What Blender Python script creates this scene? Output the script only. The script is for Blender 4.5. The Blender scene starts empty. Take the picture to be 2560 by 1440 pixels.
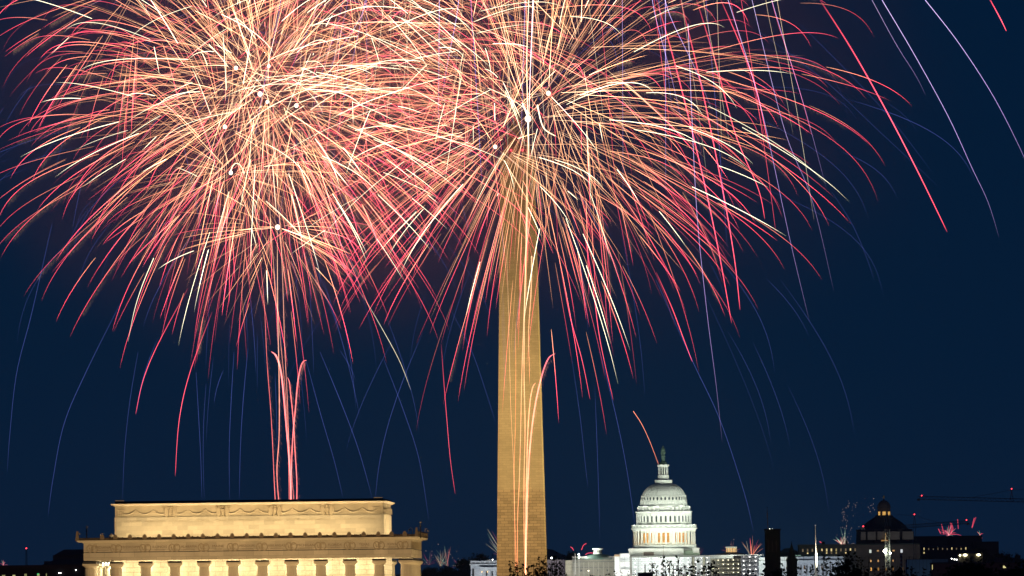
import bpy, math, random
import numpy as np
from mathutils import Matrix, Vector
R = math.radians
random.seed(7); rng = np.random.default_rng(11)
S = bpy.context.scene
COL = S.collection

# ---------------------------------------------------------------- camera
F = 20850.0                      # focal length in 2560-wide pixels (about 293 mm)
PITCH, ROLL, CAMZ = math.atan(820 / F), R(-0.66), 14.0
cam = bpy.data.cameras.new('camera'); camo = bpy.data.objects.new('camera', cam); COL.objects.link(camo)
cam.sensor_width = 36; cam.lens = F / 2560 * 36; cam.clip_start = 1; cam.clip_end = 60000
M3 = Matrix.Rotation(math.pi / 2 + PITCH, 3, 'X') @ Matrix.Rotation(ROLL, 3, 'Z')
camo.matrix_world = Matrix.Translation((0, 0, CAMZ)) @ M3.to_4x4()
S.camera = camo
def P(px, py, D):                # the point at distance D that the camera sees at that place
    d = M3 @ Vector(((px - 1280) / F, (720 - py) / F, -1.0))
    return Vector((d.x / d.y * D, D, CAMZ + d.z / d.y * D))

# ---------------------------------------------------------------- sky, sun, exposure
W = bpy.data.worlds.new('World'); S.world = W; W.use_nodes = True
nt = W.node_tree; nt.nodes.clear()
out = nt.nodes.new('ShaderNodeOutputWorld'); bg = nt.nodes.new('ShaderNodeBackground')
tc = nt.nodes.new('ShaderNodeTexCoord'); sx = nt.nodes.new('ShaderNodeSeparateXYZ')
mr = nt.nodes.new('ShaderNodeMapRange'); cr = nt.nodes.new('ShaderNodeValToRGB')
mr.inputs['From Min'].default_value = 0.0; mr.inputs['From Max'].default_value = 0.30
nt.links.new(tc.outputs['Generated'], sx.inputs[0]); nt.links.new(sx.outputs['Z'], mr.inputs['Value'])
nt.links.new(mr.outputs['Result'], cr.inputs['Fac']); nt.links.new(cr.outputs['Color'], bg.inputs['Color'])
e = cr.color_ramp.elements
e[0].position = 0.0; e[0].color = (0.0040, 0.0145, 0.0405, 1)
e[1].position = 1.0; e[1].color = (0.0, 0.0056, 0.0260, 1)
m_ = e.new(0.10); m_.color = (0.0012, 0.0130, 0.0400, 1)
m_ = e.new(0.26); m_.color = (0.0, 0.0120, 0.0400, 1)
bg.inputs['Strength'].default_value = 1.0
nt.links.new(bg.outputs[0], out.inputs['Surface'])
sun = bpy.data.lights.new('afterglow', 'SUN'); sun.energy = 0.012; sun.angle = R(20); sun.color = (0.55, 0.65, 1.0)
so = bpy.data.objects.new('afterglow', sun); COL.objects.link(so); so.rotation_euler = (R(75), 0, R(10))
S.view_settings.view_transform = 'Standard'; S.view_settings.look = 'None'
S.view_settings.exposure = 0; S.view_settings.gamma = 1
cy = S.cycles
cy.max_bounces = 6; cy.diffuse_bounces = 3; cy.glossy_bounces = 2; cy.transparent_max_bounces = 256
cy.volume_bounces = 0; cy.sample_clamp_indirect = 2.0; cy.sample_clamp_direct = 0
cy.use_denoising = True; cy.use_light_tree = True; cy.caustics_reflective = False; cy.caustics_refractive = False

# ---------------------------------------------------------------- helpers
def tag(o, label=None, cat=None, group=None, kind=None):
    if label: o['label'] = label
    if cat: o['category'] = cat
    if group: o['group'] = group
    if kind: o['kind'] = kind
    return o
def empty(name, loc=(0, 0, 0), rz=0, label=None, cat=None, group=None):
    o = bpy.data.objects.new(name, None); COL.objects.link(o); o.location = loc; o.rotation_euler.z = rz
    o.empty_display_size = 1
    return tag(o, label, cat, group)
def put(name, mesh, parent=None, loc=None, rz=0, kind=None):
    o = bpy.data.objects.new(name, mesh); COL.objects.link(o); o.parent = parent
    if loc is not None: o.location = loc
    o.rotation_euler.z = rz
    if kind: o['kind'] = kind
    return o
class MB:
    def __init__(s): s.v = []; s.f = []
    def add(s, vs, fs):
        n = len(s.v); s.v += [tuple(v) for v in vs]; s.f += [tuple(i + n for i in f) for f in fs]; return s
    def box(s, x0, x1, y0, y1, z0, z1):
        return s.add([(x0,y0,z0),(x1,y0,z0),(x1,y1,z0),(x0,y1,z0),(x0,y0,z1),(x1,y0,z1),(x1,y1,z1),(x0,y1,z1)],
                     [(0,3,2,1),(4,5,6,7),(0,1,5,4),(1,2,6,5),(2,3,7,6),(3,0,4,7)])
    def cbox(s, cx, cy_, cz, sx_, sy, sz): return s.box(cx-sx_/2, cx+sx_/2, cy_-sy/2, cy_+sy/2, cz-sz/2, cz+sz/2)
    def loft(s, rings, cap=True):
        n = len(rings[0]); vs = [p for r in rings for p in r]; fs = []
        for k in range(len(rings) - 1):
            for i in range(n):
                j = (i + 1) % n; fs.append((k*n+i, k*n+j, (k+1)*n+j, (k+1)*n+i))
        if cap: fs.append(tuple(range(n))[::-1]); fs.append(tuple((len(rings)-1)*n + i for i in range(n)))
        return s.add(vs, fs)
    def lathe(s, prof, n=48, c=(0, 0), sy=1.0, a0=0.0):
        return s.loft([[(c[0] + r*math.cos(a0+2*math.pi*i/n), c[1] + sy*r*math.sin(a0+2*math.pi*i/n), z) for i in range(n)] for r, z in prof])
    def frust(s, a, b):          # a, b = (x0,x1,y0,y1,z)
        return s.loft([[(q[0],q[2],q[4]),(q[1],q[2],q[4]),(q[1],q[3],q[4]),(q[0],q[3],q[4])] for q in (a, b)])
    def bar(s, p, q, r, n=4, r2=None):
        p, q = Vector(p), Vector(q); d = (q - p)
        if d.length < 1e-6: return s
        d.normalize(); u = d.orthogonal().normalized(); w = d.cross(u); r2 = r if r2 is None else r2
        return s.loft([[tuple(c + (u*math.cos(a) + w*math.sin(a))*rr) for a in [2*math.pi*(i+.5)/n for i in range(n)]] for c, rr in ((p, r), (q, r2))])
    def tube(s, pts, r, n=5):
        for a, b in zip(pts, pts[1:]): s.bar(a, b, r, n)
        return s
    def ball(s, c, rx, ry=None, rz=None, n=10, m=6):
        ry = ry or rx; rz = rz or rx
        rings = []
        for k in range(m + 1):
            t = -math.pi/2 + math.pi*k/m; q = max(math.cos(t), 0.02)
            rings.append([(c[0]+rx*q*math.cos(2*math.pi*i/n), c[1]+ry*q*math.sin(2*math.pi*i/n), c[2]+rz*math.sin(t)) for i in range(n)])
        return s.loft(rings)
    def mesh(s, name, mat):
        me = bpy.data.meshes.new(name); me.from_pydata(s.v, [], s.f)
        if mat: me.materials.append(mat)
        return me
    def build(s, name, mat, parent=None, loc=None, rz=0, kind=None):
        return put(name, s.mesh(name, mat), parent, loc, rz, kind)

def new_mat(name):
    m = bpy.data.materials.new(name); m.use_nodes = True; n = m.node_tree; n.nodes.clear()
    o = n.nodes.new('ShaderNodeOutputMaterial'); return m, n, o
def solid(name, col, rough=0.8, var=0.15, scale=0.4, metallic=0.0):
    m, n, o = new_mat(name); b = n.nodes.new('ShaderNodeBsdfPrincipled')
    tc = n.nodes.new('ShaderNodeTexCoord'); no = n.nodes.new('ShaderNodeTexNoise'); no.inputs['Scale'].default_value = scale
    no.inputs['Detail'].default_value = 4
    mx = n.nodes.new('ShaderNodeMix'); mx.data_type = 'RGBA'
    mx.inputs['A'].default_value = (*[c*(1-var) for c in col], 1); mx.inputs['B'].default_value = (*[min(1, c*(1+var)) for c in col], 1)
    n.links.new(tc.outputs['Object'], no.inputs['Vector']); n.links.new(no.outputs['Fac'], mx.inputs['Factor'])
    n.links.new(mx.outputs['Result'], b.inputs['Base Color'])
    b.inputs['Roughness'].default_value = rough; b.inputs['Metallic'].default_value = metallic
    n.links.new(b.outputs[0], o.inputs['Surface']); return m
def stone(name, col, bw, bh, var=0.16, mortar=0.6, msize=0.02, stain=0.25, stainscale=0.12, vert=(1, 1)):
    """coursed blocks: brick texture along x+y and z, plus blotches of weather stain"""
    m, n, o = new_mat(name); b = n.nodes.new('ShaderNodeBsdfPrincipled')
    tc = n.nodes.new('ShaderNodeTexCoord'); sp = n.nodes.new('ShaderNodeSeparateXYZ'); n.links.new(tc.outputs['Object'], sp.inputs[0])
    ad = n.nodes.new('ShaderNodeMath'); ad.operation = 'ADD'; n.links.new(sp.outputs['X'], ad.inputs[0]); n.links.new(sp.outputs['Y'], ad.inputs[1])
    cb = n.nodes.new('ShaderNodeCombineXYZ'); n.links.new(ad.outputs[0], cb.inputs['X']); n.links.new(sp.outputs['Z'], cb.inputs['Y'])
    br = n.nodes.new('ShaderNodeTexBrick'); n.links.new(cb.outputs[0], br.inputs['Vector'])
    br.inputs['Color1'].default_value = (*[c*(1-var) for c in col], 1); br.inputs['Color2'].default_value = (*[min(1, c*(1+var)) for c in col], 1)
    br.inputs['Mortar'].default_value = (*[c*mortar for c in col], 1); br.inputs['Scale'].default_value = 1
    br.inputs['Mortar Size'].default_value = msize; br.inputs['Brick Width'].default_value = bw; br.inputs['Row Height'].default_value = bh
    no = n.nodes.new('ShaderNodeTexNoise'); no.inputs['Scale'].default_value = stainscale; no.inputs['Detail'].default_value = 6
    n.links.new(tc.outputs['Object'], no.inputs['Vector'])
    mr = n.nodes.new('ShaderNodeMapRange'); mr.inputs['From Min'].default_value = 0.35; mr.inputs['From Max'].default_value = 0.65
    mr.inputs['To Min'].default_value = 1 - stain; mr.inputs['To Max'].default_value = 1.0; n.links.new(no.outputs['Fac'], mr.inputs['Value'])
    mx = n.nodes.new('ShaderNodeMix'); mx.data_type = 'RGBA'; mx.blend_type = 'MULTIPLY'; mx.inputs['Factor'].default_value = 1
    n.links.new(br.outputs['Color'], mx.inputs['A']); n.links.new(mr.outputs['Result'], mx.inputs['B'])
    n.links.new(mx.outputs['Result'], b.inputs['Base Color']); b.inputs['Roughness'].default_value = 0.85
    n.links.new(b.outputs[0], o.inputs['Surface']); return m
def lit(name, col, strength, var=0.0, scale=1.0, sample=True):
    m, n, o = new_mat(name); e = n.nodes.new('ShaderNodeEmission'); e.inputs['Color'].default_value = (*col, 1); e.inputs['Strength'].default_value = strength
    if var:
        tc = n.nodes.new('ShaderNodeTexCoord'); no = n.nodes.new('ShaderNodeTexNoise'); no.inputs['Scale'].default_value = scale
        mr = n.nodes.new('ShaderNodeMapRange'); mr.inputs['From Min'].default_value = 0.3; mr.inputs['From Max'].default_value = 0.7
        mr.inputs['To Min'].default_value = strength*(1-var); mr.inputs['To Max'].default_value = strength*(1+var)
        n.links.new(tc.outputs['Object'], no.inputs['Vector']); n.links.new(no.outputs['Fac'], mr.inputs['Value']); n.links.new(mr.outputs['Result'], e.inputs['Strength'])
    n.links.new(e.outputs[0], o.inputs['Surface'])
    if not sample: m.cycles.emission_sampling = 'NONE'
    return m
def area(parent, loc, target, sx_, sy, power, col, name='flood_or_fill_light', spread=180):
    l = bpy.data.lights.new(name, 'AREA'); l.shape = 'RECTANGLE'; l.size = sx_; l.size_y = sy; l.energy = power; l.color = col; l.spread = R(spread)
    o = bpy.data.objects.new(name, l); COL.objects.link(o); o.parent = parent; o.location = loc
    o.rotation_euler = (Vector(target) - Vector(loc)).to_track_quat('-Z', 'Y').to_euler(); o.visible_camera = True
    return o
def point(parent, loc, power, col, rad=0.15, name='lamp_light'):
    l = bpy.data.lights.new(name, 'POINT'); l.energy = power; l.color = col; l.shadow_soft_size = rad
    o = bpy.data.objects.new(name, l); COL.objects.link(o); o.parent = parent; o.location = loc; return o
def spot(parent, loc, target, power, col, angle=60, blend=0.6, rad=1.0, name='spotlight'):
    l = bpy.data.lights.new(name, 'SPOT'); l.energy = power; l.color = col; l.spot_size = R(angle); l.spot_blend = blend; l.shadow_soft_size = rad
    o = bpy.data.objects.new(name, l); COL.objects.link(o); o.parent = parent; o.location = loc
    o.rotation_euler = (Vector(target) - Vector(loc)).to_track_quat('-Z', 'Y').to_euler(); return o

YAW = R(-2.2)
DL, DM, DC = 1468.0, 2780.0, 5050.0
def frame(px, D):                # local frame on the Mall's axis: returns base point and a z-from-pixel function
    b = P(px, 1440, D); return Vector((b.x, D, 0)), (lambda py: P(px, py, D).z)

# ---------------------------------------------------------------- ground, river, hills
g = MB().add([(-30000,-500,0),(30000,-500,0),(30000,45000,0),(-30000,45000,0)], [(0,1,2,3)])
tag(g.build('ground', solid('grass_ground', (0.035,0.05,0.02), var=0.4, scale=0.05)), kind='structure')
wm = solid('river_water', (0.01,0.02,0.03), rough=0.08, var=0.1)
g = MB().add([(-4000,250,0.01),(4000,250,0.01),(4000,900,0.01),(-4000,900,0.01)], [(0,1,2,3)])
tag(g.build('river', wm), kind='structure')
a_, b_ = P(616, 1440, 1560), P(1200, 1440, 2500)
dv = Vector((math.sin(-YAW), math.cos(YAW), 0)); nv = Vector((dv.y, -dv.x, 0)); c0 = Vector((a_.x, 1590, 0.02))
pl = [c0 + nv*25, c0 - nv*25, c0 - nv*25 + dv*620, c0 + nv*25 + dv*620]
tag(MB().add([(p.x,p.y,0.02) for p in pl], [(0,3,2,1)]).build('reflecting_pool', wm), kind='structure')
hm = solid('hazy_far_hill', (0.028,0.026,0.045), var=0.2, scale=0.002)  # blue violet tone, distance haze put into the colour
hp = [(-900,1452),(0,1448),(400,1440),(900,1442),(1060,1432),(1180,1425),(1300,1400),(1365,1372),(1382,1374),(1405,1386),(1430,1392),(1480,1398),(1600,1410),(1900,1405),(2100,1400),(2300,1400),(2480,1385),(2560,1398),(3000,1402),(3600,1440)]
hb = MB(); top = [P(x, y, 9000) for x, y in hp]
vs = []
for k, (dy, h) in enumerate(((-900,0),(-350,.7),(0,1),(700,.8),(1800,0))):
    for p in top: vs.append((p.x, 9000+dy, max(p.z*h, 0.0)))
n_ = len(top); hb.add(vs, [(r*n_+i, r*n_+i+1, (r+1)*n_+i+1, (r+1)*n_+i) for r in range(4) for i in range(n_-1)])
tag(hb.build('hills', hm), kind='structure')

# ================================================================ LINCOLN MEMORIAL
LB, lz = frame(637, DL); lz = lambda py: P(620, py, DL-17).z
warm = (1.0, 0.66, 0.27)
marble = stone('marble_block', (0.62,0.57,0.48), 2.6, 1.25, var=0.10, mortar=0.72, msize=0.03, stain=0.16, stainscale=0.35)
marble_attic = stone('attic_marble_block', (0.62,0.56,0.44), 1.78, 0.78, var=0.13, mortar=0.85, msize=0.02, stain=0.10, stainscale=0.5)
marble_wall = stone('cella_marble_block', (0.62,0.57,0.48), 2.4, 0.86, var=0.07, mortar=0.45, msize=0.035, stain=0.22, stainscale=3.0)
marble_plain = solid('marble_plain', (0.60,0.55,0.46), var=0.10, scale=0.9)
marble_stain = solid('weathered_crest_stone', (0.075,0.055,0.04), var=0.55, scale=2.5)
roof_shadow_dark = solid('dark_roof_and_shadow', (0.03,0.03,0.035), rough=0.5)
letter = solid('letter_shadow_stone', (0.30,0.24,0.17), var=0.05)
relief = solid('relief_stone', (0.53,0.47,0.36), var=0.18, scale=4)
L = empty('marble_temple', LB, YAW, 'floodlit white marble temple with fluted columns, wreathed frieze and plain attic block', 'memorial')
HX, HY = 28.55, 18.0
zs = {k: lz(v) for k, v in dict(roof=1248, ctop=1255.5, cbot=1262.5, swl=1289, par=1341.5, crest=1340.0, crb=1347.0, cor1=1348.5, cor2=1354.5, fb=1376, ab=1396.2, sl=1399.2, aba=1403.6, ech=1409.6).items()}
zbase = zs['ech'] - 13.2
cols_x = [-27.5] + [-22.88 + 5.085*i for i in range(10)] + [27.5]
cols_y = [-HY+1.05] + [-HY+1.05+4.65+4.92*i for i in range(6)] + [HY-1.05]
# fluted shaft
cb_ = MB(); rings = []
for z, r in ((0, 1.12), (4.5, 1.07), (9, 0.97), (13.2, 0.86)):
    rings.append([(r*(1-0.07*abs(math.sin(10*a)))*math.cos(a), r*(1-0.07*abs(math.sin(10*a)))*math.sin(a), z) for a in [2*math.pi*i/100 for i in range(100)]])
cb_.loft(rings); shaft = cb_.mesh('column', marble_plain)
ca = MB().lathe([(0.87,0),(0.90,0.06),(0.93,0.10),(1.20,0.33),(1.21,0.42)], 32)
ca.box(-1.24,1.24,-1.24,1.24, 0.42, zs['sl']-zs['aba']+0.42); cap_mesh = ca.mesh('capital', marble_plain)
neck = MB().box(-1.16,1.16,-1.10,1.10, 0, lz(1394.7)-zs['sl']).mesh('shadow_line_block', roof_shadow_dark)  # dark block above each abacus; the shadow line is put into its colour
for ix, x in enumerate(cols_x):
    for iy, y in enumerate(cols_y):
        if 0 < ix < 11 and 0 < iy < 7: continue
        c = put('column', shaft, L, (x, y, zbase)); k = put('capital', cap_mesh, c, (0, 0, 13.2-0.42+0.0))
        put('shadow_line_block', neck, k, (0, 0, zs['sl']-zs['aba']+0.42))
# entablature (hollow ring boxes)
def ring(mb, hx, hy, t, z0, z1):
    mb.box(-hx,hx,-hy,-hy+t,z0,z1); mb.box(-hx,hx,hy-t,hy,z0,z1)
    mb.box(-hx,-hx+t,-hy+t,hy-t,z0,z1); mb.box(hx-t,hx,-hy+t,hy-t,z0,z1); return mb
zarch = zs['aba'] + (zs['ab']-zs['sl']) + 0.28
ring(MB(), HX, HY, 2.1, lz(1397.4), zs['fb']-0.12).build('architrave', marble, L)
ring(MB(), HX-0.10, HY-0.10, 1.8, zs['fb']-0.12, zs['fb']).build('shadow_joint', roof_shadow_dark, L)
ring(MB(), HX-0.03, HY-0.03, 2.0, zs['fb'], zs['cor2']+0.05).build('frieze', marble, L)
co = MB()
def band(mb, o0, z0, o1, z1):    # sloping moulding band as a frustum all round
    mb.frust((-HX-o0,HX+o0,-HY-o0,HY+o0,z0), (-HX-o1,HX+o1,-HY-o1,HY+o1,z1))
band(co, 0.12, zs['cor2']+0.05, 0.2, zs['cor2']+0.2); band(co, 0.75, zs['cor2']+0.2, 0.85, zs['cor1']-0.15); band(co, 0.95, zs['cor1']-0.15, 1.1, zs['crb']+0.02)
co.build('cornice', marble, L)
# ornate parapet crest, stained dark, made of scrolls
cr_ = MB(); ring(cr_, HX+0.95, HY+0.95, 0.35, zs['crb']+0.02, zs['crest']-0.03)
def scrolls(x0, y0, x1, y1):
    n = int(math.hypot(x1-x0, y1-y0)/0.32)
    for i in range(n):
        t = (i+.5)/n; x = x0+(x1-x0)*t; y = y0+(y1-y0)*t
        h = zs['crest']-zs['crb']; cr_.ball((x, y, zs['crb']+h*random.uniform(.3,.95)), random.uniform(.10,.18), .14, random.uniform(.08,.2), 6, 4)
ex, ey = HX+0.98, HY+0.98
scrolls(-ex,-ey,ex,-ey); scrolls(ex,-ey,ex,ey)
cr_.build('parapet_crest', marble_stain, L)
af = MB().loft([[(x*s, y, z) for x, z in ((-.36,0),(-.38,.45),(-.27,.7),(-.1,.86),(.1,.86),(.27,.7),(.38,.45),(.36,0))] for y, s in ((-.16,1),(.16,.92))])
antm = af.mesh('antefix', solid('antefix_stone', (0.20,0.155,0.11), var=0.3, scale=3))
h_ = zs['crest']-0.35
xs = []
for a, b in zip(cols_x, cols_x[1:]): xs += [a, (a+b)/2]
for x in xs[1:]+[cols_x[-1]-0.02]: put('antefix', antm, L, (x, -ey-0.02, h_))
for i in range(15): put('antefix', antm, L, (ex+0.02, -ey+2.6+2.45*i*0.98, h_), math.pi/2)
for sgn in (-1, 1):
    MB().frust((sgn*ex-.35,sgn*ex+.35,-ey-.3,-ey+.4,zs['crb']), (sgn*ex-.12,sgn*ex+.12,-ey-.15,-ey+.15,zs['crest']+1.15)).build('corner_finial', antm.materials[0], L)
sp = MB()
for i in range(30): sp.frust((ex-.1,ex+.1,-ey+.8+i*.62,-ey+1.0+i*.62,zs['crest']-.3), (ex-.04,ex+.04,-ey+.86+i*.62,-ey+.94+i*.62,zs['crest']+.55))
sp.build('bird_railing', antm.materials[0], L)
# cella
CX, CY = 23.5, 13.3
MB().box(-CX,CX,-CY,CY,zbase,zs['par']-1.0).build('cella_wall', marble_wall, L)
MB().box(-HX+1.0,HX-1.0,-HY+1.0,HY-1.0,zs['cor2']-0.9,zs['cor2']-0.4).build('portico_ceiling', marble_plain, L)
for i, y in enumerate((-9.5,-4.9,4.9,9.5)):
    for x in (-25.3, 25.3): pass
# attic
at = MB().box(-CX,CX,-CY,CY,zs['par']-1.0,zs['swl']+0.0); at.build('attic_wall', marble_attic, L)
MB().box(-CX+.1,CX-.1,-CY+.1,CY-.1,zs['swl'],zs['cbot']+0.1).build('garland_band', stone('band_marble', (0.56,0.49,0.36), 3.04, 4, var=0.10, mortar=0.9, msize=0.02, stain=0.25, stainscale=0.4), L)
ac = MB(); z0 = zs['cbot']
for o0, za, o1, zb in ((.1,z0+.1,.35,z0+.28),(.45,z0+.28,.62,z0+.5)): ac.frust((-CX-o0,CX+o0,-CY-o0,CY+o0,za), (-CX-o1,CX+o1,-CY-o1,CY+o1,zb))
ac.build('attic_cornice', marble_plain, L)
cm, cn, _ = new_mat('streaked_cornice_stone'); 
streak = stone('streaked_cornice_marble', (0.40,0.33,0.24), 1.5, 3, var=0.30, mortar=0.6, msize=0.03, stain=0.55, stainscale=1.6)
MB().box(-CX-.64,CX+.64,-CY-.64,CY+.64,z0+.5,zs['ctop']).build('attic_coping', streak, L)
rf = MB(); rf.box(-CX+.1,CX-.1,-CY+.1,CY-.1,zs['ctop'],zs['roof']-.06)
rf.frust((-CX+.1,CX-.1,-CY+.1,CY-.1,zs['roof']-.06), (-CX+3,CX-3,-CY+3,CY-3,zs['roof']-.02)); rf.build('roof', roof_shadow_dark, L)
es = solid('pale_roof_strip', (0.45,0.40,0.36))
for x0, x1 in ((-CX+.15,-CX+1.7),(CX-1.7,CX-.15)): MB().box(x0,x1,-CY+.05,-CY+.25,zs['roof']-.1,zs['roof']+.12).build('roof_edge_strip', es, L)
MB().box(-CX+1.45*1.2+.3+.0, -CX+1.45*1.2+1.0, -CY-.03,-CY+.1, zs['par']-1, zs['par']+.85).build('access_panel', solid('pale_panel', (0.72,0.66,0.50)), L)
# garlands, eagles, corner pilasters
zt = lz(1270.5); zl = lz(1282.3)
for i in range(-7, 8):
    p0, p1 = (i-.5)*3.04, (i+.5)*3.04
    gb = MB(); pts = []
    for k in range(11):
        t = k/10; pts.append((p0+(p1-p0)*t, -CY+.02, zl+(zt-zl)*(abs(2*t-1)**1.8)))
    for a, b, r in zip(pts, pts[1:], [.05,.07,.09,.10,.11,.11,.10,.09,.07,.05]): gb.bar(a, b, r*1.1, 6)
    gb.build('garland', relief, L)
eb = MB()
for s_ in (-1, 1):
    eb.ball((s_*.78,-.03,.0), .42,.09,.95,10,8); eb.tube([(s_*.35,-.05,.75),(s_*.6,-.08,1.02),(s_*.95,-.08,1.1),(s_*1.18,-.08,.85),(s_*1.2,-.08,.5)], .09, 5)
eb.ball((0,-.06,-.05),.30,.14,.62,10,8); eb.ball((0,-.10,.85),.22,.18,.24,8,6); eb.ball((.0,-.08,.45),.38,.10,.10,8,5)
eb.box(-.42,.42,-.14,0,-.92,-.80); eb.ball((-.18,-.1,-.6),.10,.10,.28,6,5); eb.ball((.18,-.1,-.6),.10,.10,.28,6,5)
egm = eb.mesh('eagle_relief', solid('eagle_stone', (0.50,0.43,0.31), var=0.10, scale=3))
for i in (-1.5*3, -.5*3, .5*3, 1.5*3): put('eagle_relief', egm, L, (i*3.04, -CY+.04, lz(1277.5)))
for s_ in (-1, 1):
    cp = MB(); x = s_*(CX-1.25)
    cp.box(x-.75,x+.75,-CY-.02,-CY+.1,lz(1272),lz(1270.3))
    for q in (-.5,-.2,.15,.5): cp.box(x+q-.06,x+q+.06,-CY+.0,-CY+.1,lz(1286),lz(1272.5))
    cp.build('corner_ornament', relief, L)
for i in range(30):
    y = -CY+.5+i*.9; MB().box(CX-.1,CX+.02+.04*(i%3),y,y+.35,lz(1286),lz(1271)).build('side_relief_panel', relief, L)
# frieze wreaths and inscriptions
wb = MB()
for c_, rr in ((-.42,.62),(.42,.62)):
    for k in range(22):
        a = 2*math.pi*k/22; wb.ball((c_+rr*.85*math.cos(a), -.03, rr*math.sin(a)), .12,.07,.10,5,4)
for k in range(16): wb.ball((random.uniform(-.6,.6), -.02, random.uniform(-.4,.4)), .11,.05,.09,5,4)
wm_ = wb.mesh('wreath', solid('wreath_stone', (0.42,0.36,0.27), var=0.18, scale=4)); zf = lz(1367.3)
for x in cols_x: put('wreath', wm_, L, (x*1.0 if abs(x) < 27 else math.copysign(27.0, x), -HY+.05, zf))
for i in range(18): 
    pass
for i in range(26): 
    y = -HY+.5+i*1.36; MB().box(HX-.08,HX+.03,y,y+.30,zf-.6,zf+.62).build('side_frieze_panel', relief, L)
def text(parent, body, x, y, z, size, mat, width=None, name='inscription'):
    cu = bpy.data.curves.new(name, 'FONT'); cu.body = body; cu.size = size; cu.extrude = 0.02; cu.align_x = 'CENTER'; cu.resolution_u = 2
    tmp = bpy.data.objects.new('tmp', cu); me = bpy.data.meshes.new_from_object(tmp); bpy.data.objects.remove(tmp)
    me.materials.clear(); me.materials.append(mat)
    if width:
        w = max(v.co.x for v in me.vertices) - min(v.co.x for v in me.vertices)
        for v in me.vertices: v.co.x *= width / w
    o = put(name, me, parent, (x, y, z)); o.rotation_euler = (math.pi/2, 0, 0); return o
names = [('INDIANA','MDCCCXVI',2.9),('MISSISSIPPI','MDCCCXVII',3.2),('ILLINOIS','MDCCCXVIII',2.5),('ALABAMA','MDCCCXIX',2.8),('MAINE','MDCCCXX',2.0),('MISSOURI','MDCCCXXI',2.7),
         ('ARKANSAS','MDCCCXXXVI',3.0),('MICHIGAN','MDCCCXXXVII',3.0),('FLORIDA','MDCCCXLV',2.4),('TEXAS','MDCCCXLV',1.8),('IOWA','MDCCCXLVI',1.6)]
for (a, b), (t, dt, w) in zip(zip(cols_x, cols_x[1:]), names):
    w = min(w, abs(b-a)-1.9)
    text(L, t, (a+b)/2, -HY-.0+.0, zf-.02, .62, letter, w); text(L, dt, (a+b)/2, -HY, zf-.42, .26, letter, w*.72)
att = ['DELAWARE','PENNSYLVANIA','NEW JERSEY','GEORGIA','CONNECTICUT','MASSACHUSETTS','MARYLAND','SOUTH CAROLINA','NEW HAMPSHIRE','VIRGINIA','NEW YORK']
letter2 = solid('attic_letter_stone', (0.50,0.43,0.31), var=0.05)
for i, t in enumerate(att):
    text(L, t, -CX+3.1+i*4.1, -CY-.01, lz(1302.5), .55, letter2, min(3.6, .36*len(t)))
# steps and terrace below the frame
stp = MB()
for i in range(4): stp.box(-HX-1-i*1.2,HX+1+i*1.2,-HY-1-i*1.2,HY+1+i*1.2,zbase-.6*(i+1),zbase-.6*i)
stp.box(-HX-8,HX+8,-HY-8,HY+8,0,zbase-2.4); stp.build('terrace', marble, L)
# lamps of the building
ztop = zs['crest']
area(L, (0,-HY+.2,zs['crb']+.22), (0,-CY,ztop+5.4), 46, .3, 3050, (1.0,.72,.36))
area(L, (HX-.2,0,zs['crb']+.22), (CX,0,ztop+5.4), 26, .3, 1900, (1.0,.72,.36))
area(L, (0,-HY-38,3), (0,-HY,zs['fb']), 60, 2, 18800, (1.0,.64,.28))
area(L, (HX+26,-6,3), (HX,0,zs['fb']), 34, 2, 9500, (1.0,.66,.27))
for i, x in enumerate(cols_x):
    if 0 < i < 11: point(L, (x, -HY+2.75, lz(1419)), 560, (1.0,.78,.42), .25)
for x in (25.6, -25.6):
    for y in (-11.5, -4, 4, 11.5): point(L, (x, y, lz(1422)), 420, (1.0,.78,.42), .25)
bl = lit('bulb_glow', (1,.85,.55), 9)
for px in (254,261.5,268.5):
    q = (px-622)/14.2
    MB().ball((q,-9.0,lz(1403.5)),.16).build('lamp_bulb', bl, L)
    MB().ball((q-.12,-9.0,lz(1407.5)),.10).build('lamp_bulb', bl, L)
# small masts and lamps on the roof terrace: things of their own
dk = solid('black_painted_metal', (0.02,0.02,0.022), rough=0.5); pale = solid('weathered_lamp_metal', (0.32,0.28,0.22))
def at_l(px, py, dy): 
    q = Matrix.Rotation(YAW, 3, 'Z') @ Vector(((px-622)/14.2, dy, 0)); return Vector((LB.x+q.x, LB.y+q.y, lz(1343)))
def mast(px, ytop, label, dy, head):
    b = at_l(px, ytop, dy); h = P(px, ytop, b.y).z - b.z
    t = empty('roof_mast', b, YAW, label, 'mast')
    MB().bar((0,0,-.5),(0,0,h),.09,6).cbox(0,0,h*.72,.5,.12,.10).cbox(0,0,h*.45,.4,.12,.10).build('pole', dk, t)
    MB().ball((0,0,h+.1),.17,.17,.2,8,6).cbox(.1,0,h+.1,.3,.2,.18).build('camera_head', head, t)
mast(221, 1319.5, 'thin dark mast with a pale tip near the left end of the temple parapet', -HY+3, pale)
mast(1046, 1307, 'thin dark mast with a pale tip above the right end of the temple parapet', -HY+6, pale)
def hook(px, ytop, s_, label, dy):
    b = at_l(px, ytop, dy); h = P(px, ytop, b.y).z - b.z
    t = empty('gooseneck_lamp', b, YAW, label, 'roof lamp', 'small hooked lamps along the temple parapet')
    MB().tube([(0,0,-.5),(0,0,h-.25),(s_*.1,0,h-.05),(s_*.4,0,h)], .05, 5).build('arm', pale, t)
    MB().lathe([(.05,h-.2),(.22,h-.45),(.2,h-.5)], 10, (s_*.5,0)).build('lamp_shade', pale, t)
hook(199, 1329, 1, 'small hooked lamp at the far left corner of the temple parapet', -HY+0)
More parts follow.
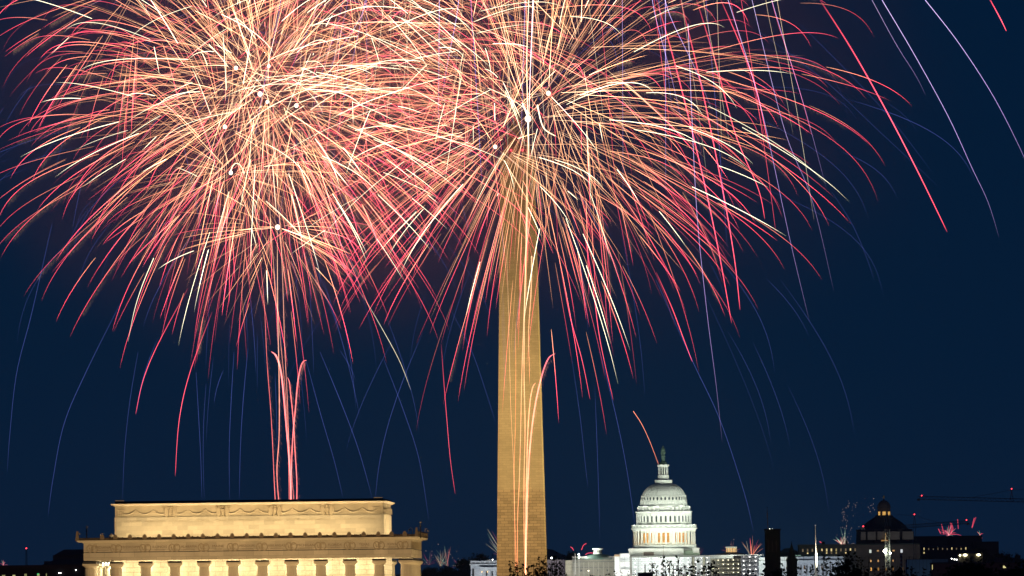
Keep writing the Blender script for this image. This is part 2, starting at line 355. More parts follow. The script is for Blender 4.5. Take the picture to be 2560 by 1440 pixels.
hook(262, 1333, -1, 'small hooked lamp left of the attic block, behind the parapet', -HY+3)
hook(1029, 1319, -1, 'small hooked lamp left of the tall mast on the right parapet corner', -HY+2)
hook(1037, 1322, 1, 'small hooked lamp at the far right corner of the temple parapet', HY-1)
b = at_l(281, 1332, -HY+4.2)
t = empty('roof_finial', b, YAW, 'dark stubby vent with a pale domed cap just left of the attic', 'roof vent')
MB().lathe([(.42,-.6),(.42,.25),(.3,.4)], 12).build('vent_pipe', dk, t); MB().lathe([(.5,.4),(.45,.65),(.2,.85),(.05,1.0)], 12).build('cap', pale, t)

# ================================================================ MONUMENT
MBs, mz = frame(1305.5, DM)
mon_mat = stone('obelisk_marble', (0.55,0.51,0.43), 2.4, 0.8, var=0.07, mortar=0.80, msize=0.05, stain=0.22, stainscale=0.06)
mon_low = stone('obelisk_marble_lower', (0.52,0.45,0.37), 2.4, 0.95, var=0.18, mortar=0.45, msize=0.06, stain=0.22, stainscale=0.06)
T = empty('stone_obelisk', MBs, YAW, 'tall pale stone obelisk lit gold from below, rising into the firework bursts', 'obelisk')
z397 = mz(397); zb = z397-152.4; hw0, hw1 = 8.4, 5.45
zj = mz(1225); hj = hw0+(hw1-hw0)*(zj-zb)/152.4
MB().frust((-hw0,hw0,-hw0,hw0,zb),(-hj,hj,-hj,hj,zj)).build('lower_shaft', mon_low, T)
MB().frust((-hj,hj,-hj,hj,zj),(-hw1,hw1,-hw1,hw1,z397)).build('shaft', mon_mat, T)
MB().frust((-hw1,hw1,-hw1,hw1,z397),(-.05,.05,-.05,.05,z397+16.9)).build('pyramid_cap', mon_mat, T)
wn = MB()
for x in (-1.9, 1.9): wn.cbox(x,-hw1+.25,z397+1.5,.9,.8,.6)
wn.build('observation_windows', solid('dark_glass', (0.01,0.01,0.012), rough=0.2), T)
rl = lit('red_beacon_glow', (1.0,.05,.07), 4)
for x in (-1.9, 1.9): MB().ball((x,-hw1+.2-.35,z397+2.6),.38).build('beacon', rl, T)
MB().box(-hw0-12,hw0+12,-hw0-12,hw0+12,0,zb+.0).build('plaza_mound', marble, T)
gold = (1.0,.63,.21)
for sx_ in (-70, 70): area(T, (sx_,-120,zb+2), (0,-8,zb+82), 6, 6, 28500, gold, spread=80)
area(T, (120,-10,zb+2), (8,0,zb+95), 6, 6, 56000, (1.0,.66,.20), spread=80)

# ================================================================ CAPITOL
CB, czf = frame(1661.5, DC)
K = 1/18.58*1.0                  # crop unit to metres
def cz(Y): return czf(1090 + Y/4.5)
iron = solid('white_painted_iron', (0.74,0.76,0.70), var=0.06, scale=0.3)
wht = stone('white_stone', (0.66,0.66,0.62), 1.6, 0.8, var=0.06, mortar=0.8, stain=0.12, stainscale=0.15)
glass_dk = solid('dark_window_glass', (0.02,0.022,0.02), rough=0.3)
bronze = solid('green_bronze', (0.06,0.11,0.085), rough=0.6, var=0.3, scale=2)
C = empty('domed_capitol', CB, YAW, 'white iron dome with statue on its lantern and glowing colonnade, lit cool white', 'domed building')
def cl(prof, name, mat, n=72, parent=C): return MB().lathe([(r*K, cz(Y)) for r, Y in prof], n).build(name, mat, parent)
# statue on top
sb = MB(); z = cz
sb.lathe([(9*K,z(215)),(20*K,z(208)),(22*K,z(190)),(20*K,z(170)),(23*K,z(155)),(20*K,z(140)),(9*K,z(134)),(10*K,z(126)),(9*K,z(117)),(5*K,z(112)),(2*K,z(105))], 14, sy=.8)
sb.bar((-.9,-.3,z(150)),(-1.25,-.4,z(182)),.22,6); sb.bar((.9,-.3,z(150)),(1.2,-.6,z(175)),.22,6); sb.bar((-1.3,-.4,z(180)),(-1.35,-.4,z(212)),.12,5)
sb.ball((1.15,-.5,z(190)),.45,.15,.7,8,6)
sb.build('crowning_statue', bronze, C)
cl([(20,240),(23,232),(23,220),(16,213)], 'globe', bronze, 24)
cl([(45,300),(42,296),(24,288),(20,262),(22,240),(18,238)], 'pedestal', bronze, 24)
cl([(60,321),(48,318),(45,300)], 'lantern_roof', bronze, 36)
cl([(52,347),(64,342),(66,330),(66,322),(58,320)], 'lantern_cornice', iron, 36)
cl([(34,442),(34,345)], 'lantern_core', solid('lantern_shadow_iron', (0.30,0.32,0.28)), 24)
lc = MB().lathe([(5.2*K,cz(442)),(4.6*K,cz(346))], 8).mesh('lantern_column', iron)
for i in range(12):
    a = 2*math.pi*(i+.5)/12; put('lantern_column', lc, C, (51*K*math.cos(a), 51*K*math.sin(a), 0))
lw = MB().box(-.35,.35,-.2,.2,cz(432),cz(365)).mesh('lantern_window', glass_dk)
for i in range(12):
    a = 2*math.pi*i/12; put('lantern_window', lw, C, (34.5*K*math.cos(a), 34.5*K*math.sin(a), 0), a+math.pi/2)
cl([(68,492),(66,484),(64,458),(60,455),(62,452),(64,442),(58,440)], 'lantern_base', iron, 36)
cl([(98,536),(98,528),(100,524),(100,504),(96,502),(101,500),(101,496),(88,493)], 'upper_gallery', iron, 60)
dome_prof = [(264,790),(262,775),(258,750),(254,725),(249,700),(241,672),(230,645),(216,620),(200,600),(180,580),(158,564),(134,550),(110,541),(96,536)]
cl(dome_prof, 'dome_shell', iron)
def radial(prof, dr, w):         # a thin rib standing on the shell along a profile
    m = MB(); pts = [((r)*K, cz(Y)) for r, Y in prof]
    for (r0,z0),(r1,z1) in zip(pts, pts[1:]):
        m.add([(r0-.2,-w,z0),(r0-.2,w,z0),(r0+dr,w,z0),(r0+dr,-w,z0),(r1-.2,-w,z1),(r1-.2,w,z1),(r1+dr,w,z1),(r1+dr,-w,z1)],
              [(0,1,2,3),(4,7,6,5),(0,4,5,1),(1,5,6,2),(2,6,7,3),(3,7,4,0)])
    return m
rib = radial([(262,775),(254,725),(249,700),(241,672),(230,645),(216,620),(200,600),(180,580),(158,564),(134,550),(112,542)], .32, .22).mesh('dome_rib', iron)
dw = MB(); 
for nn in (14,):
    dw.loft([[(x, .55*math.cos(a), cz(707)+1.02*math.sin(a)) for a in [2*math.pi*i/nn for i in range(nn)]] for x in (251*K-.35, 253*K+.08)])
dw = dw.mesh('dome_window', glass_dk)
fr_ = MB().loft([[(x, .75*math.cos(a), cz(707)+1.35*math.sin(a)) for a in [2*math.pi*i/14 for i in range(14)]] for x in (251*K-.35, 253*K+.02)]).mesh('window_frame', iron)
arc = MB()
arc.tube([(254*K*.985+.1, 1.25*s, cz(q)) for s, q in ((-.8,690),(-.55,676),(0,668),(.55,676),(.8,690))], .14, 4)
arc.tube([(262*K*.985+.1, 1.25*s, cz(q)) for s, q in ((-.8,722),(-.6,742),(0,752),(.6,742),(.8,722))], .14, 4)
arc = arc.mesh('window_arch', iron)
for i in range(36):
    a = 2*math.pi*i/36; put('dome_rib', rib, C, (0,0,0), a)
    w = put('dome_window', dw, C, (0,0,0), a+math.pi/36); put('window_frame', fr_, w); put('window_arch', arc, w)
cl([(268,812),(284,808),(288,800),(276,796),(290,794),(290,788),(264,786)], 'dome_skirt', iron)
cl([(300,848),(288,845),(280,812)], 'console_ring', iron)
cs = MB(); cs.box(278*K,298*K,-.35,.35,cz(846),cz(806)); cs.box(296*K,301*K,-.5,.5,cz(812),cz(803)); cs = cs.mesh('console', iron)
for i in range(36): put('console', cs, C, (0,0,0), 2*math.pi*i/36)
cl([(306,866),(312,862),(318,858),(322,853),(320,848),(298,847)], 'drum_cornice', iron)
MB().lathe([(303*K,cz(992)),(303*K,cz(862))],72).build('drum', iron, C)
pil = MB().box(300*K,311*K,-.42,.42,cz(985),cz(868)).mesh('drum_pilaster', iron)
dr = MB(); pts = [(-.52,cz(970)),(.52,cz(970)),(.52,cz(912))]+[(.52*math.cos(t),cz(912)+.62*math.sin(t)) for t in [math.pi*k/6 for k in range(1,6)]]+[(-.52,cz(912))]
dr.loft([[(x,y,z_) for y,z_ in pts] for x in (302*K, 304.6*K)]); dr = dr.mesh('drum_window', glass_dk)
df = MB(); df.box(302*K,305.5*K,-.72,-.55,cz(972),cz(905)); df.box(302*K,305.5*K,.55,.72,cz(972),cz(905)); df.box(302*K,306.5*K,-.8,.8,cz(978),cz(972)); df.box(302*K,307*K,-.8,.8,cz(898),cz(893)); df = df.mesh('window_frame', iron)
for i in range(36):
    a = 2*math.pi*i/36; put('drum_pilaster', pil, C, (0,0,0), a)
    w = put('drum_window', dr, C, (0,0,0), a+math.pi/36); put('window_frame', df, w)
cl([(318,1003),(316,990),(304,986)], 'drum_base', iron)
cl([(372,1048),(374,1040),(368,1034),(362,1032),(362,1006),(366,1003),(366,1000),(300,998)], 'gallery', iron)
gb = MB().box(361*K,364*K,-.95,.95,cz(1028),cz(1010)).mesh('gallery_panel', solid('recess_iron', (0.42,0.46,0.42)))
for i in range(36): put('gallery_panel', gb, C, (0,0,0), 2*math.pi*(i+.5)/36)
cl([(352,1072),(358,1066),(360,1052),(366,1050),(370,1046)], 'peristyle_entablature', iron)
MB().lathe([(285*K,cz(1228)),(285*K,cz(1050))],72).build('inner_drum', iron, C)
pc = MB().lathe([(9.5*K,cz(1228)),(9.5*K,cz(1222)),(8*K,cz(1218)),(6.9*K,cz(1085)),(9.5*K,cz(1076)),(10*K,cz(1071))],14).mesh('peristyle_column', iron)
for i in range(36):
    a = 2*math.pi*(i+.5)/36; put('peristyle_column', pc, C, (345*K*math.cos(a), 345*K*math.sin(a), 0))
pwm = lit('amber_window_glow', (1.0,.52,.15), .85, var=.35, scale=.5)
pw = MB().box(284*K,286.5*K,-.78,.78,cz(1200),cz(1092)).mesh('tall_window', pwm)
for i in range(36):
    if i % 9 not in (2, 7): put('tall_window', pw, C, (0,0,0), 2*math.pi*i/36)
for i in range(18):
    a = 2*math.pi*(i+.5)/18; point(C, (318*K*math.cos(a),318*K*math.sin(a),cz(1205)), 80, (1.0,.55,.18), .3)
cl([(392,1300),(392,1278),(382,1270),(368,1266),(362,1262),(358,1236),(366,1232),(366,1226),(290,1222)], 'peristyle_base', iron)
# octagonal skirt in front
sk = MB(); sk.box(-388*K,225*K,-24.0,-12,cz(1345),cz(1285)); sk.box(-395*K,230*K,-24.4,-12,cz(1285),cz(1270)); sk.box(-385*K,150*K,-23.6,-12,cz(1270),cz(1262))
sk.build('skirt_block', wht, C)
MB().box(220*K,400*K,-18,0,cz(1350),cz(1295)).build('rear_skirt_block', solid('sage_green_block', (0.42,0.52,0.40)), C)  # block in a greener, darker tone than the white skirt
sk = MB(); sk.box(330*K,395*K,-23,-15,cz(1320),cz(1280)); sk.box(320*K,402*K,-23.5,-14.5,cz(1280),cz(1268)); sk.build('corner_pedestal', wht, C)
MB().box(-222*K,-108*K,-25.5,-24.2,cz(1350),cz(1306)).build('roof_plant_housing', solid('brown_panel', (0.14,0.10,0.08)), C)
MB().box(-55,60,-30,20,cz(1360),cz(1350)).box(-52,56,-28,30,0,cz(1362)).build('main_block', wht, C)
MB().box(-.12,.12,-26.5,-26.3,cz(1352),cz(1230)).build('flagpole', pale, C)
cw = (.93,1.0,.86)
for a, pw_ in ((-55, 1.0), (0, .9), (50, .45)):
    q = (62*math.sin(R(a)), -62*math.cos(R(a)), cz(1345))
    area(C, q, (0,0,cz(560)), 3, 3, 5600*pw_, cw, spread=100)
for a, pw_ in ((-70, 1.5), (0, .55), (60, .55)):
    q = (120*math.sin(R(a)), -120*math.cos(R(a)), cz(1345)-6)
    area(C, q, (0,0,cz(800)), 4, 4, 27000*pw_, cw, spread=70)
for i in range(12):
    a = 2*math.pi*(i+.5)/12; area(C, (345*K*math.cos(a),345*K*math.sin(a),cz(1000)+.1), (300*K*math.cos(a),300*K*math.sin(a),cz(900)), 3, .4, 70, cw)
    area(C, (294*K*math.cos(a),294*K*math.sin(a),cz(803)+.2), (255*K*math.cos(a),255*K*math.sin(a),cz(640)), 3, .4, 75, cw)

# ================================================================ CAPITOL WINGS AND SCAFFOLDING
class Site:                      # a thing standing at distance D, measured in the pixels of its own distance
    def __init__(s, name, px, D, label, cat, group=None):
        b = P(px, 1440, D); s.px, s.D = px, D; s.t = empty(name, (b.x, D, 0), 0, label, cat, group)
    def x(s, px): return (px - s.px) * s.D / F
    def z(s, py): return P(s.px, py, s.D).z
    def box(s, name, mat, x0, x1, y0, y1, d0=0, d1=20, parent=None, mb=None, ground=False):
        m = mb or MB(); m.box(s.x(x0), s.x(x1), d0, d1, 0 if ground else s.z(y1), s.z(y0))
        if mb is None: return m.build(name, mat, parent or s.t)
        return m
sheet = solid('white_scaffold_sheeting', (0.72,0.74,0.78), var=0.10, scale=0.25)
tube_ = solid('scaffold_tube', (0.33,0.34,0.34), rough=0.5)
limew = stone('yellowed_limestone', (0.50,0.48,0.38), 1.5, 0.9, var=0.10, mortar=0.7, stain=0.2, stainscale=0.2)
lamp_w = lit('work_lamp_glow', (1.0,.97,.90), 15); lamp_y = lit('yellow_work_lamp_glow', (1.0,.93,.68), 11)
def scaffold(px0, px1, ytop, D, label, wrapped=True, nx=8, ny=4, lampm=lamp_w, back=None, depth=4, name='scaffold', cat='scaffold', dy=10.5):
    pc = (px0+px1)/2; s = Site(name, pc, D, label, cat)
    s.box('sheeting' if wrapped else 'wall', back or sheet, px0, px1, ytop, 1440, 0, depth, ground=True)
    f = MB(); d = -1.3
    for i in range(nx*2+1):
        x = s.x(px0+(px1-px0)*i/(nx*2)); f.bar((x,d,0),(x,d,s.z(ytop)+.6),.07,4)
    y = ytop
    while y < 1500: f.bar((s.x(px0),d,s.z(y)),(s.x(px1),d,s.z(y)),.08,4); f.cbox(0,d+.5,s.z(y)-.05,s.x(px1)-s.x(px0),.9,.07); y += dy/2
    f.build('scaffold_frame', tube_, s.t)
    lb = MB().cbox(0,0,0,.34,.2,.34).mesh('work_lamp', lampm)
    for j in range(ny):
        for i in range(nx):
            o = put('work_lamp', lb, s.t, (s.x(px0+(px1-px0)*(i+.5)/nx), -1.0, s.z(ytop+3.6+j*dy)))
            o.scale = (1,1,1) if (i*7+j*3) % 5 else (.6,1,.6)
    if wrapped: area(s.t, (0,-30,s.z(1440)-14), (0,0,s.z(ytop+10)), abs(s.x(px1)-s.x(px0)), 1, 62*abs(s.x(px1)-s.x(px0)), (.95,.97,1.0), spread=120)
    return s
DW = DC - 60
scaffold(1580, 1729, 1393, DW, 'white sheeted scaffold with rows of lamps directly under the dome', nx=9, ny=5)
s_ = scaffold(1732, 1776, 1391, DW+4, 'narrow white sheeted scaffold just right of the wide one under the dome', nx=3, ny=5)
s_.box('pale_stone_strip', limew, 1730, 1736, 1392, 1440, -1.6, -1.4); s_.box('pale_stone_strip', limew, 1757, 1763, 1393, 1440, -1.6, -1.4)
s_ = scaffold(1777, 1852, 1396.5, DW+2, 'yellowish open scaffold of bare tubes and lamps between two white sheeted ones', wrapped=False, nx=6, ny=4, lampm=lamp_y, back=limew)
s_.box('upper_deck', limew, 1834, 1852, 1390, 1397, 0, 3)
scaffold(1852.5, 1897, 1388.5, DW, 'tall white sheeted scaffold beside the dark square tower', nx=3, ny=5)
s_ = scaffold(1550, 1575, 1384, DW-2, 'tall narrow white sheeted tower left of the dome', nx=1, ny=1, dy=40)
s_.box('lower_sheeting', sheet, 1537, 1549.5, 1386, 1440, 0, 4, ground=True); s_.box('plywood_panel', solid('plywood', (0.45,0.30,0.16)), 1536, 1551, 1386.5, 1391, -.3, -.05)
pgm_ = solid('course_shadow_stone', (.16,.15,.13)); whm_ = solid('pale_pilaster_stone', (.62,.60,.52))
s_ = Site('stone_wing', 1475, DC-30, 'grey stone wing under bare scaffold tubes with a low green dome on its roof', 'building wing')
s_.box('wall', limew, 1430, 1540, 1399, 1440, 0, 22, ground=True); s_.box('broken_edge_wall', limew, 1414, 1431, 1400, 1440, 1, 20, ground=True)
f = MB()
for i in range(45): x = s_.x(1432+i*2.42); f.bar((x,-1.5,0),(x,-1.5,s_.z(1394.5)),.06,4)
y = 1394.5
while y < 1500: f.bar((s_.x(1431),-1.5,s_.z(y)),(s_.x(1538),-1.5,s_.z(y)),.06,4); y += 3.1
f.build('scaffold_frame', tube_, s_.t)
mbw = solid('white_mast_paint', (0.75,0.76,0.72))
for x in (1438.5, 1448): MB().cbox(s_.x(x),-2,s_.z(1410),.35,.35,s_.z(1388)-s_.z(1440)).build('hoist_mast', mbw, s_.t)
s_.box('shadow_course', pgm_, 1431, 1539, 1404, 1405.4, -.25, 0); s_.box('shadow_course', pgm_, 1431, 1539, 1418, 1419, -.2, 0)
for i in range(9): s_.box('pilaster', whm_, 1434+i*12.3, 1436.5+i*12.3, 1405.5, 1440, -.3, 0)
for i, x in enumerate((1453,1470,1496,1519,1537)):
    s_.box('window', glass_dk, x-2.2, x+2.2, 1424, 1428.5, -.06, .1)
s_.box('lit_window', lamp_y, 1470, 1472.5, 1425.5, 1428, -.3, -.07)
gd = solid('green_copper', (0.12,0.20,0.17), var=0.2, scale=.3)
q = s_.x(1495)
MB().lathe([(10.2, s_.z(1399)),(10.0,s_.z(1395)),(8.6,s_.z(1391)),(6.2,s_.z(1387.5)),(3.2,s_.z(1385.5))],32,(q,8)).build('low_dome', gd, s_.t)
MB().lathe([(2.6,s_.z(1386)),(2.6,s_.z(1374)),(3.2,s_.z(1373.4)),(3.2,s_.z(1371)),(1,s_.z(1370.6))],16,(q,8)).build('dome_lantern', iron, s_.t)
for i in range(16):
    a = 2*math.pi*i/16; o = MB().cbox(2.6,0,0,.14,.42,1.9).build('window', glass_dk, s_.t, (q,8,s_.z(1379)), a)
area(s_.t, (0,-45,s_.z(1440)-12), (0,0,s_.z(1415)), 40, 2, 24000, (1,.97,.84))
area(s_.t, (q,-14,s_.z(1402)), (q,8,s_.z(1382)), 3, 1, 260, (.95,1,.85))
s_ = Site('roof_lantern', 1829, DC+20, 'small lantern with amber light standing on a low dark roof right of the dome', 'roof lantern')
MB().lathe([(11.5,s_.z(1398)),(11.0,s_.z(1389)),(8.8,s_.z(1385)),(4.0,s_.z(1382)),(3.5,s_.z(1380.5))],32).build('low_dome', solid('dark_roof', (0.03,0.035,0.04)), s_.t)
MB().lathe([(3.0,s_.z(1381)),(3.0,s_.z(1369.5))],16).build('drum', lit('amber_wall_glow', (1,.62,.25), .95), s_.t)
MB().lathe([(3.25,s_.z(1369.8)),(3.5,s_.z(1369)),(3.5,s_.z(1367)),(1,s_.z(1366.5))],16).build('cornice', lit('pale_cornice_glow', (.9,.95,.75), .55), s_.t)  # cornice emits by itself in place of light falling on it
for i in range(12):
    a = 2*math.pi*(i+.5)/12; MB().bar((3.3*math.cos(a),3.3*math.sin(a),s_.z(1381)),(3.3*math.cos(a),3.3*math.sin(a),s_.z(1369.5)),.2,6).build('lantern_column', iron, s_.t)
# Senate wing (left of the obelisk)
s_ = Site('marble_wing', 1215, DC-40, 'white marble wing with balustraded roof seen left of the obelisk', 'building wing')
whm = stone('cool_white_marble', (0.62,0.65,0.68), 2, 1.1, var=0.07, mortar=0.8, stain=0.12, stainscale=.15)
s_.box('wall', whm, 1177, 1272, 1411.5, 1440, 0, 45, ground=True)
s_.box('cornice', whm, 1174, 1273, 1409.5, 1411.5, -1.2, 46)
s_.box('parapet', whm, 1176.5, 1272, 1403, 1409.5, -.2, .6); s_.box('parapet_cap', whm, 1176, 1272, 1402, 1403, -.5, .8)
pg = MB()
for i in range(8): s_.box('', None, 1180+i*11.5, 1188+i*11.5, 1404.3, 1408.3, -.27, -.1, mb=pg)
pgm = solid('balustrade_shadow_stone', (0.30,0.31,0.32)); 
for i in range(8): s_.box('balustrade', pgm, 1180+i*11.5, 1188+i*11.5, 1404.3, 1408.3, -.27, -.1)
s_.box('portico_frieze', whm, 1200, 1272, 1418, 1427, -2.5, 0)
for x in (1214, 1228.5, 1243, 1258): MB().lathe([(.55,0),(.5,s_.z(1427))],12,(s_.x(x-6),-2)).build('column', whm, s_.t)
for x in (1216, 1230, 1245): s_.box('tall_window', glass_dk, x-1, x+2.5, 1428, 1440, -.1, 0, )
MB().lathe([(.65,0),(.62,s_.z(1422)),(.3,s_.z(1421))],10,(s_.x(1183),-.1)).build('arched_niche', glass_dk, s_.t)
for x in (1204, 1218): s_.box('wall_lamp', lit('orange_wall_lamp', (1,.6,.2), 5), x, x+1.6, 1428.5, 1430.5, -2.9, -2.6)
mg = MB().bar((s_.x(1213),6,s_.z(1402)),(s_.x(1228),6,s_.z(1399)),.25,4).bar((s_.x(1197),4,s_.z(1404)),(s_.x(1197),4,s_.z(1399)),.3,4).bar((s_.x(1202),4,s_.z(1404)),(s_.x(1202),4,s_.z(1396)),.2,4)
mg.build('roof_vent', mbw, s_.t); s_.box('roof_lamp', lamp_w, 1231, 1232.6, 1398.3, 1400, 4, 5)
area(s_.t, (-2,-40,s_.z(1440)-14), (0,0,s_.z(1412)), 26, 2, 13000, (.86,.93,1.0))
s_ = Site('shaded_wing', 1395, DC-25, 'dim violet grey wing between the foot of the obelisk and the scaffolded wing', 'building wing')
s_.box('wall', solid('dim_violet_stone', (.16,.13,.16)), 1330, 1413, 1407, 1440, 2, 24, ground=True); s_.box('parapet', solid('dim_parapet_stone', (.20,.17,.20)), 1330, 1413.5, 1399, 1407, 1.8, 3)
area(s_.t, (0,-40,s_.z(1440)-14), (0,0,s_.z(1410)), 20, 2, 1600, (.9,.85,1))
# House wing (right, green glass roof)
s_ = Site('marble_hall', 2040, DC-20, 'blue white marble hall with a lit green roof, right of the dark turret', 'building wing')
s_.box('wall', whm, 1897, 2112, 1403, 1440, 0, 45, ground=True); s_.box('cornice', whm, 1896, 2113, 1399.6, 1400.6, -1.4, 46)
s_.box('attic_course', whm, 1898, 2111, 1400.6, 1403, -.4, 44); s_.box('parapet', whm, 1898, 2111, 1391.5, 1399.6, -.2, 1)
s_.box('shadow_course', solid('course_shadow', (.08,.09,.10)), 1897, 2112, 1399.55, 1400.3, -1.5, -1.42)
for i in range(13): s_.box('parapet_post', pgm, 1961+i*12.1, 1962+i*12.1, 1391.4, 1399.4, -.35, -.22)
for i in range(9):
    x = 1961+i*14.6; s_.box('window', glass_dk if i % 3 else lit('brown_lit_window', (1,.6,.25), .12), x+4.5, x+8.5, 1416, 1423, -.15, 0)
    for dx in (0, 11.2):
        MB().tube([(s_.x(x+dx),-.2,s_.z(1436)),(s_.x(x+dx),-.2,s_.z(1417)),(s_.x(x+dx+(1.6 if dx<1 else -1.6)*-1),-.2,s_.z(1411.5))],.22,4).build('pilaster_edge', pgm, s_.t)
rg = MB(); z0, z1 = s_.z(1392.5), s_.z(1381.5)
rg.add([(s_.x(1988),3,z0),(s_.x(2092),3,z0),(s_.x(2092),30,z0),(s_.x(1988),30,z0),(s_.x(2035),14,z1),(s_.x(2052),14,z1)],[(0,3,2,1),(0,1,5,4),(1,2,5),(2,3,4,5),(3,0,4)])
rg.build('green_roof', solid('pale_green_copper', (0.30,0.52,0.44), var=.1, scale=.2), s_.t)
rr_ = MB()
for i in range(20):
    t = (i+.5)/20; x0 = s_.x(1988+104*t); x1 = s_.x(2035+17*t); rr_.bar((x0,2.9,z0+.1),(x1,14,z1+.05),.12,4)
rr_.build('roof_seam', gd, s_.t)
for i in range(9): s_.box('roof_lamp', lamp_w, 2003+i*6.2, 2004.2+i*6.2, 1394, 1395.2, 1.3, 1.6)
for x in (1989, 1998): s_.box('skylight', lit('green_skylight', (.6,1,.8), .35), x, x+7.5, 1386.6, 1388.6, 20, 22)
area(s_.t, (0,-45,s_.z(1440)-14), (0,0,s_.z(1412)), 50, 2, 17000, (.78,.88,1.0)); area(s_.t, (2,1.6,s_.z(1395)), (2,14,s_.z(1385)), 22, .3, 380, (.7,1,.85))
s_ = Site('flagpole', 2040, DC-60, 'tall white flagpole lit from below in front of the green roof', 'flagpole')
MB().lathe([(.7,s_.z(1381)),(.36,s_.z(1374)),(.28,s_.z(1340)),(.24,s_.z(1316)),(.3,s_.z(1315)),(.1,s_.z(1313.6))],10).bar((0,0,0),(0,0,s_.z(1381)),.9,8).build('pole', pale, s_.t)
MB().ball((0,0,s_.z(1313.2)),.5).build('finial', iron, s_.t)
area(s_.t, (1,-12,s_.z(1393)), (0,0,s_.z(1345)), 1, 1, 170, (1,1,.85), spread=40)

# ================================================================ SMITHSONIAN TOWERS (dark, near)
brick = stone('dark_red_sandstone', (0.035,0.012,0.016), 1.2, .5, var=.25, stain=.4, stainscale=.3)
DS = 3400
s_ = Site('square_tower', 1933, DS, 'dark red square stone tower with a lit flagstaff on top', 'tower')
MB().box(s_.x(1914),s_.x(1952),0,6.2,s_.z(1420),s_.z(1326)).box(s_.x(1911.5),s_.x(1954.5),-.5,6.7,0,s_.z(1420)).build('shaft', brick, s_.t)
s_.box('parapet', brick, 1912.3, 1953.5, 1322.5, 1326.5, -.3, 6.5)
for i in range(9): s_.box('merlon', brick, 1913+i*4.6, 1915.3+i*4.6, 1321.6, 1322.6, -.3, 0)
for x in (1922, 1932, 1942): s_.box('lancet_window', glass_dk, x-1.5, x+1.5, 1350, 1380, -.06, .1)
s_.box('ledge', brick, 1909, 1957, 1408, 1412, -.9, 7)
fp = solid('cream_pole_paint', (0.60,0.58,0.42))
q = s_.x(1922)
MB().bar((q,3,s_.z(1322)),(q-.2,3,s_.z(1294)),.22,8,.12).bar((q-.2,3,s_.z(1294)),(q-.25,3,s_.z(1270)),.13,6,.07).build('flagstaff', fp, s_.t)
MB().add([(q-.1,3,s_.z(1294)),(q-.5,3,s_.z(1293)),(q-.35,3.1,s_.z(1282)),(q-.1,3.02,s_.z(1278)),(q+.02,3.3,s_.z(1294)),(q+.02,3.2,s_.z(1279))],[(0,1,2,3),(0,3,5,4)]).build('furled_flag', fp, s_.t)
MB().ball((q-.25,3,s_.z(1268.5)),.2).build('finial', dk, s_.t)
s_.box('small_lamp', lit('small_lamp', (1,1,.8), 5), 1925, 1926.4, 1321.2, 1322.6, -.5, -.3); s_.box('small_lamp', lit('small_lamp', (1,1,.8), 1.5), 1932, 1933, 1320.5, 1322, -.5, -.3)
spot(s_.t, (q+.4,1.2,s_.z(1323)), (q-.2,3,s_.z(1305)), 90, (1,.95,.6), 40, .8, .1)
s_ = Site('pointed_turret', 1980, DS+40, 'dark stone turret with a pointed spire and cross between tower and hall', 'turret')
MB().lathe([(2.2,0),(2.2,s_.z(1403)),(2.35,s_.z(1402)),(2.35,s_.z(1400))],8).build('turret_wall', brick, s_.t)
MB().lathe([(2.35,s_.z(1400)),(1.7,s_.z(1392)),(1.0,s_.z(1378)),(.4,s_.z(1364)),(.08,s_.z(1358))],8).build('spire', brick, s_.t)
MB().bar((0,0,s_.z(1359)),(0,0,s_.z(1352)),.08,5).bar((-.4,0,s_.z(1357)),(.4,0,s_.z(1357)),.08,5).build('cross', brick, s_.t)
for k in range(8):
    a = 2*math.pi*k/8; MB().frust((2.2*math.cos(a)-.3,2.2*math.cos(a)+.3,2.2*math.sin(a)-.3,2.2*math.sin(a)+.3,s_.z(1403)),(2.2*math.cos(a)-.05,2.2*math.cos(a)+.05,2.2*math.sin(a)-.05,2.2*math.sin(a)+.05,s_.z(1396))).build('pinnacle', brick, s_.t)
# far office block with lit windows behind the flagpole, and the low dark block behind
wy = lit('yellow_office_window', (1,.80,.35), .95, var=.7, scale=.12); wd = lit('dim_office_window', (.8,.6,.35), .22, var=.5, scale=.2)
ofm = solid('dark_office_wall', (0.02,0.022,0.032))
s_ = Site('office_block', 2080, 5500, 'long dark flat roofed block with a row of yellow windows left of the round library', 'office block')
s_.box('wall', ofm, 1999, 2142, 1362, 1440, 0, 30, ground=True); s_.box('roof', solid('slate_roof', (.025,.035,.05)), 1997, 2142, 1360.5, 1362, -1, 31); s_.box('chimney', ofm, 2056, 2064, 1354, 1361, 5, 10); s_.box('chimney', ofm, 2116, 2121, 1352, 1361, 5, 10)
for i in range(12):
    x = 2008+i*11.9; s_.box('window', wy if i in (4,5,6,7,10) else wd, x-1.7, x+1.7, 1371.5, 1378.5, -.15, 0)
    if i in (1,3,5,6,7,9): s_.box('window', wy if i % 2 else wd, x-1.7, x+1.7, 1381, 1384, -.15, 0)
s_ = Site('hipped_roof_block', 1968, 5700, 'low dark block with a hipped roof just right of the square tower', 'building')
s_.box('wall', ofm, 1950, 2002, 1381, 1440, 0, 30, ground=True)
MB().frust((s_.x(1950),s_.x(2002),0,30,s_.z(1381)),(s_.x(1965),s_.x(1978),12,18,s_.z(1370))).build('roof', solid('slate_roof_blue', (.02,.03,.045)), s_.t)

